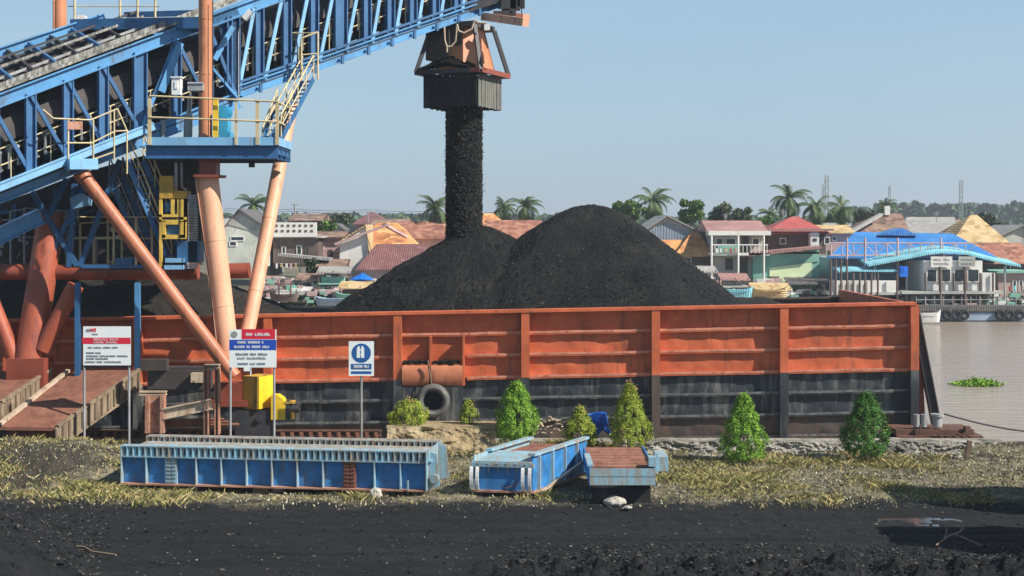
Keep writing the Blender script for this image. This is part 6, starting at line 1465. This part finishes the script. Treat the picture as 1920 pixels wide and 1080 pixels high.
# broadleaf trees
def tree(label, px, pyt, pyb, wpx, d, mat, seed, n=2600, ls=.34):
    r = np.random.RandomState(seed); b = P(px, pyb, d); h = (pyb-pyt)*d/F; w_ = wpx*d/F/2
    t = thing('tree', label, 'tree', (b.x, d, 2.2), 'leafy trees on the far bank'); mb = MB(); mb.tube((b.x, d, 2.0), (b.x, d, b.z+h*.5), .3, .12, n=8)
    blobs = []
    for k in range(12):
        a = r.uniform(0, 6.28); q = (b.x+w_*.68*math.cos(a)*r.uniform(.2,1), d+w_*.68*math.sin(a)*r.uniform(.2,1), b.z+h*r.uniform(.25,.85), r.uniform(.24,.42)*min(w_*1.3, h)); blobs.append(q)
        mb.tube((b.x, d, b.z+h*.15), q[:3], .09, .03, n=5)
    mb.build('trunk', 'bark', t); C = []
    for k in range(n):
        q = blobs[r.randint(len(blobs))]; v = r.normal(size=3); v /= np.linalg.norm(v); v *= q[3]*r.uniform(.45, 1.08); C.append((q[0]+v[0], q[1]+v[1], q[2]+v[2]*.85))
    V, Fq = leafcloud(np.array(C), ls, 1.4, seed); npmesh('crown', V, Fq, mat, t)
tree('bright green round tree behind the boarded gable house', 1296, 368, 425, 52, 182, 'tree_green', 1)
tree('dark dry tree right of the round green one', 1352, 384, 430, 50, 186, 'tree_dark', 2)
tree('sparse brownish tree above the balcony house', 1392, 386, 425, 40, 188, 'tree_dark', 3, 1500)
tree('spreading light green tree left of the broad palm', 1178, 378, 418, 60, 178, 'tree_green', 4)
tree('low green tree under the broad palm', 1225, 388, 418, 40, 176, 'tree_green', 5, 1500)
tree('green bush tree below the block terrace wall', 612, 415, 450, 34, 168, 'tree_green', 6, 1500)
tree('dark tree left of the small pyramid roof', 640, 400, 430, 44, 200, 'tree_dark', 7, 1500)
tree('green shrubby tree beside the red pyramid roof', 1436, 408, 432, 34, 178, 'tree_green', 8, 1300)
tree('dark tree at the foot of the three palms', 1555, 402, 430, 60, 190, 'tree_dark', 9, 2000)
tree('dark clump of tree left of the grey metal roof', 1620, 396, 420, 50, 205, 'tree_dark', 10, 1600)
tree('greenish tree behind the sand coloured gable', 1850, 402, 440, 70, 215, 'tree_dark', 11, 2200)
tree('green tree between the stalls and the maroon shed', 590, 485, 520, 40, 149, 'tree_dark', 12, 1500)
# distant forest belts
def belt(name, label, x0, x1, ytop, d, n, seed, amp, ls):
    r = np.random.RandomState(seed); C = []
    for k in range(n):
        x = r.uniform(x0, x1); yt_ = ytop(x)+amp*(noise.noise(Vector((x*.055, seed, 0)))+.6*noise.noise(Vector((x*.16, seed, 3)))); dd = d*r.uniform(1, 1.12)
        top = P(x, yt_, d).z; z = 3+(top-3)*r.uniform(0, 1)**.6; C.append((P(x, 0, dd).x, dd, z))
    V, Fq = leafcloud(np.array(C), ls, 1.2, seed); npmesh(name, V, Fq, 'forest', label=label, cat='forest', kind='stuff')
belt('forest', 'hazy distant forest on the right horizon', 1560, 2100, lambda x: 392-8*(x > 1640)-2*math.sin(x*.06), 640, 26000, 3, 9, 2.4)
belt('forest', 'distant green tree belt along the left horizon', -60, 1250, lambda x: 404, 520, 30000, 4, 8, 2.0)
belt('forest', 'distant tree belt behind the middle of the village', 1180, 1700, lambda x: 408, 480, 12000, 5, 5, 1.7)
# masts
def mast(label, px, pyt, d, wd):
    m_ = thing('radio_mast', label, 'mast', (P(px,0,d).x, d, 3), 'thin radio masts on the horizon'); mb = MB(); x = P(px,0,d).x; zt_ = P(0,pyt,d).z; s_ = wd/2; legs = [(-s_,-s_),(s_,-s_),(s_,s_),(-s_,s_)]
    for a, b in legs: mb.beam((x+a,d+b,3), (x+a*.7,d+b*.7,zt_), .14, .14)
    z_ = 4; i = 0
    while z_ < zt_-2:
        for k in range(4): a, b = legs[k], legs[(k+1) % 4]; mb.beam((x+a[0],d+a[1],z_), (x+b[0],d+b[1],z_+2), .07, .07)
        z_ += 2
    mb.build('lattice', 'grey_steel', m_)
mast('thin lattice mast between the palms', 1550, 328, 430, 1.1)
mast('thin lattice mast above the forest at the right', 1802, 338, 480, 1.1)
mast('faint short mast near the small palm', 1668, 348, 600, 0.9)
mast('faint low mast right of the thin palm mast', 1543, 345, 620, 0.8)
mb = MB()
for y0 in (400, 396):
    pts = []
    for i in range(60):
        x = 420+i*9.0; s_ = 4*((i % 15)/15*(1-(i % 15)/15))*3; pts.append(P(x, y0-6+s_+ (x-420)*.012, 260))
    mb.path(pts, .035, 4)
mb.build('power_lines', 'dark_steel', None, 'thin power lines hanging over the roofs at the left', 'cable')
pw = MB(); pw.tube(P(553, 382, 260), P(553, 420, 260), .18, n=6); pw.beam(P(546,384,260), P(560,384,260), .15, .15); pw.build('power_pole', 'grey_steel', None, 'distant power pole right of the orange loader leg', 'pole')

# ------------------------------------------------------------------ air
hz = bpy.data.materials.new('haze'); hz.use_nodes = True; nt = hz.node_tree; nt.nodes.remove(nt.nodes['Principled BSDF'])
pv = nt.nodes.new('ShaderNodeVolumePrincipled'); pv.inputs['Color'].default_value = (0.80, 0.88, 0.97, 1); pv.inputs['Density'].default_value = HAZE; pv.inputs['Anisotropy'].default_value = 0.2
nt.links.new(pv.outputs[0], nt.nodes['Material Output'].inputs['Volume'])
mb = MB(); mb.box(-1600, 1600, -70, 2700, -5, 60); mb.build('haze', hz, None, 'pale daylight haze over the river', 'haze', kind='stuff')
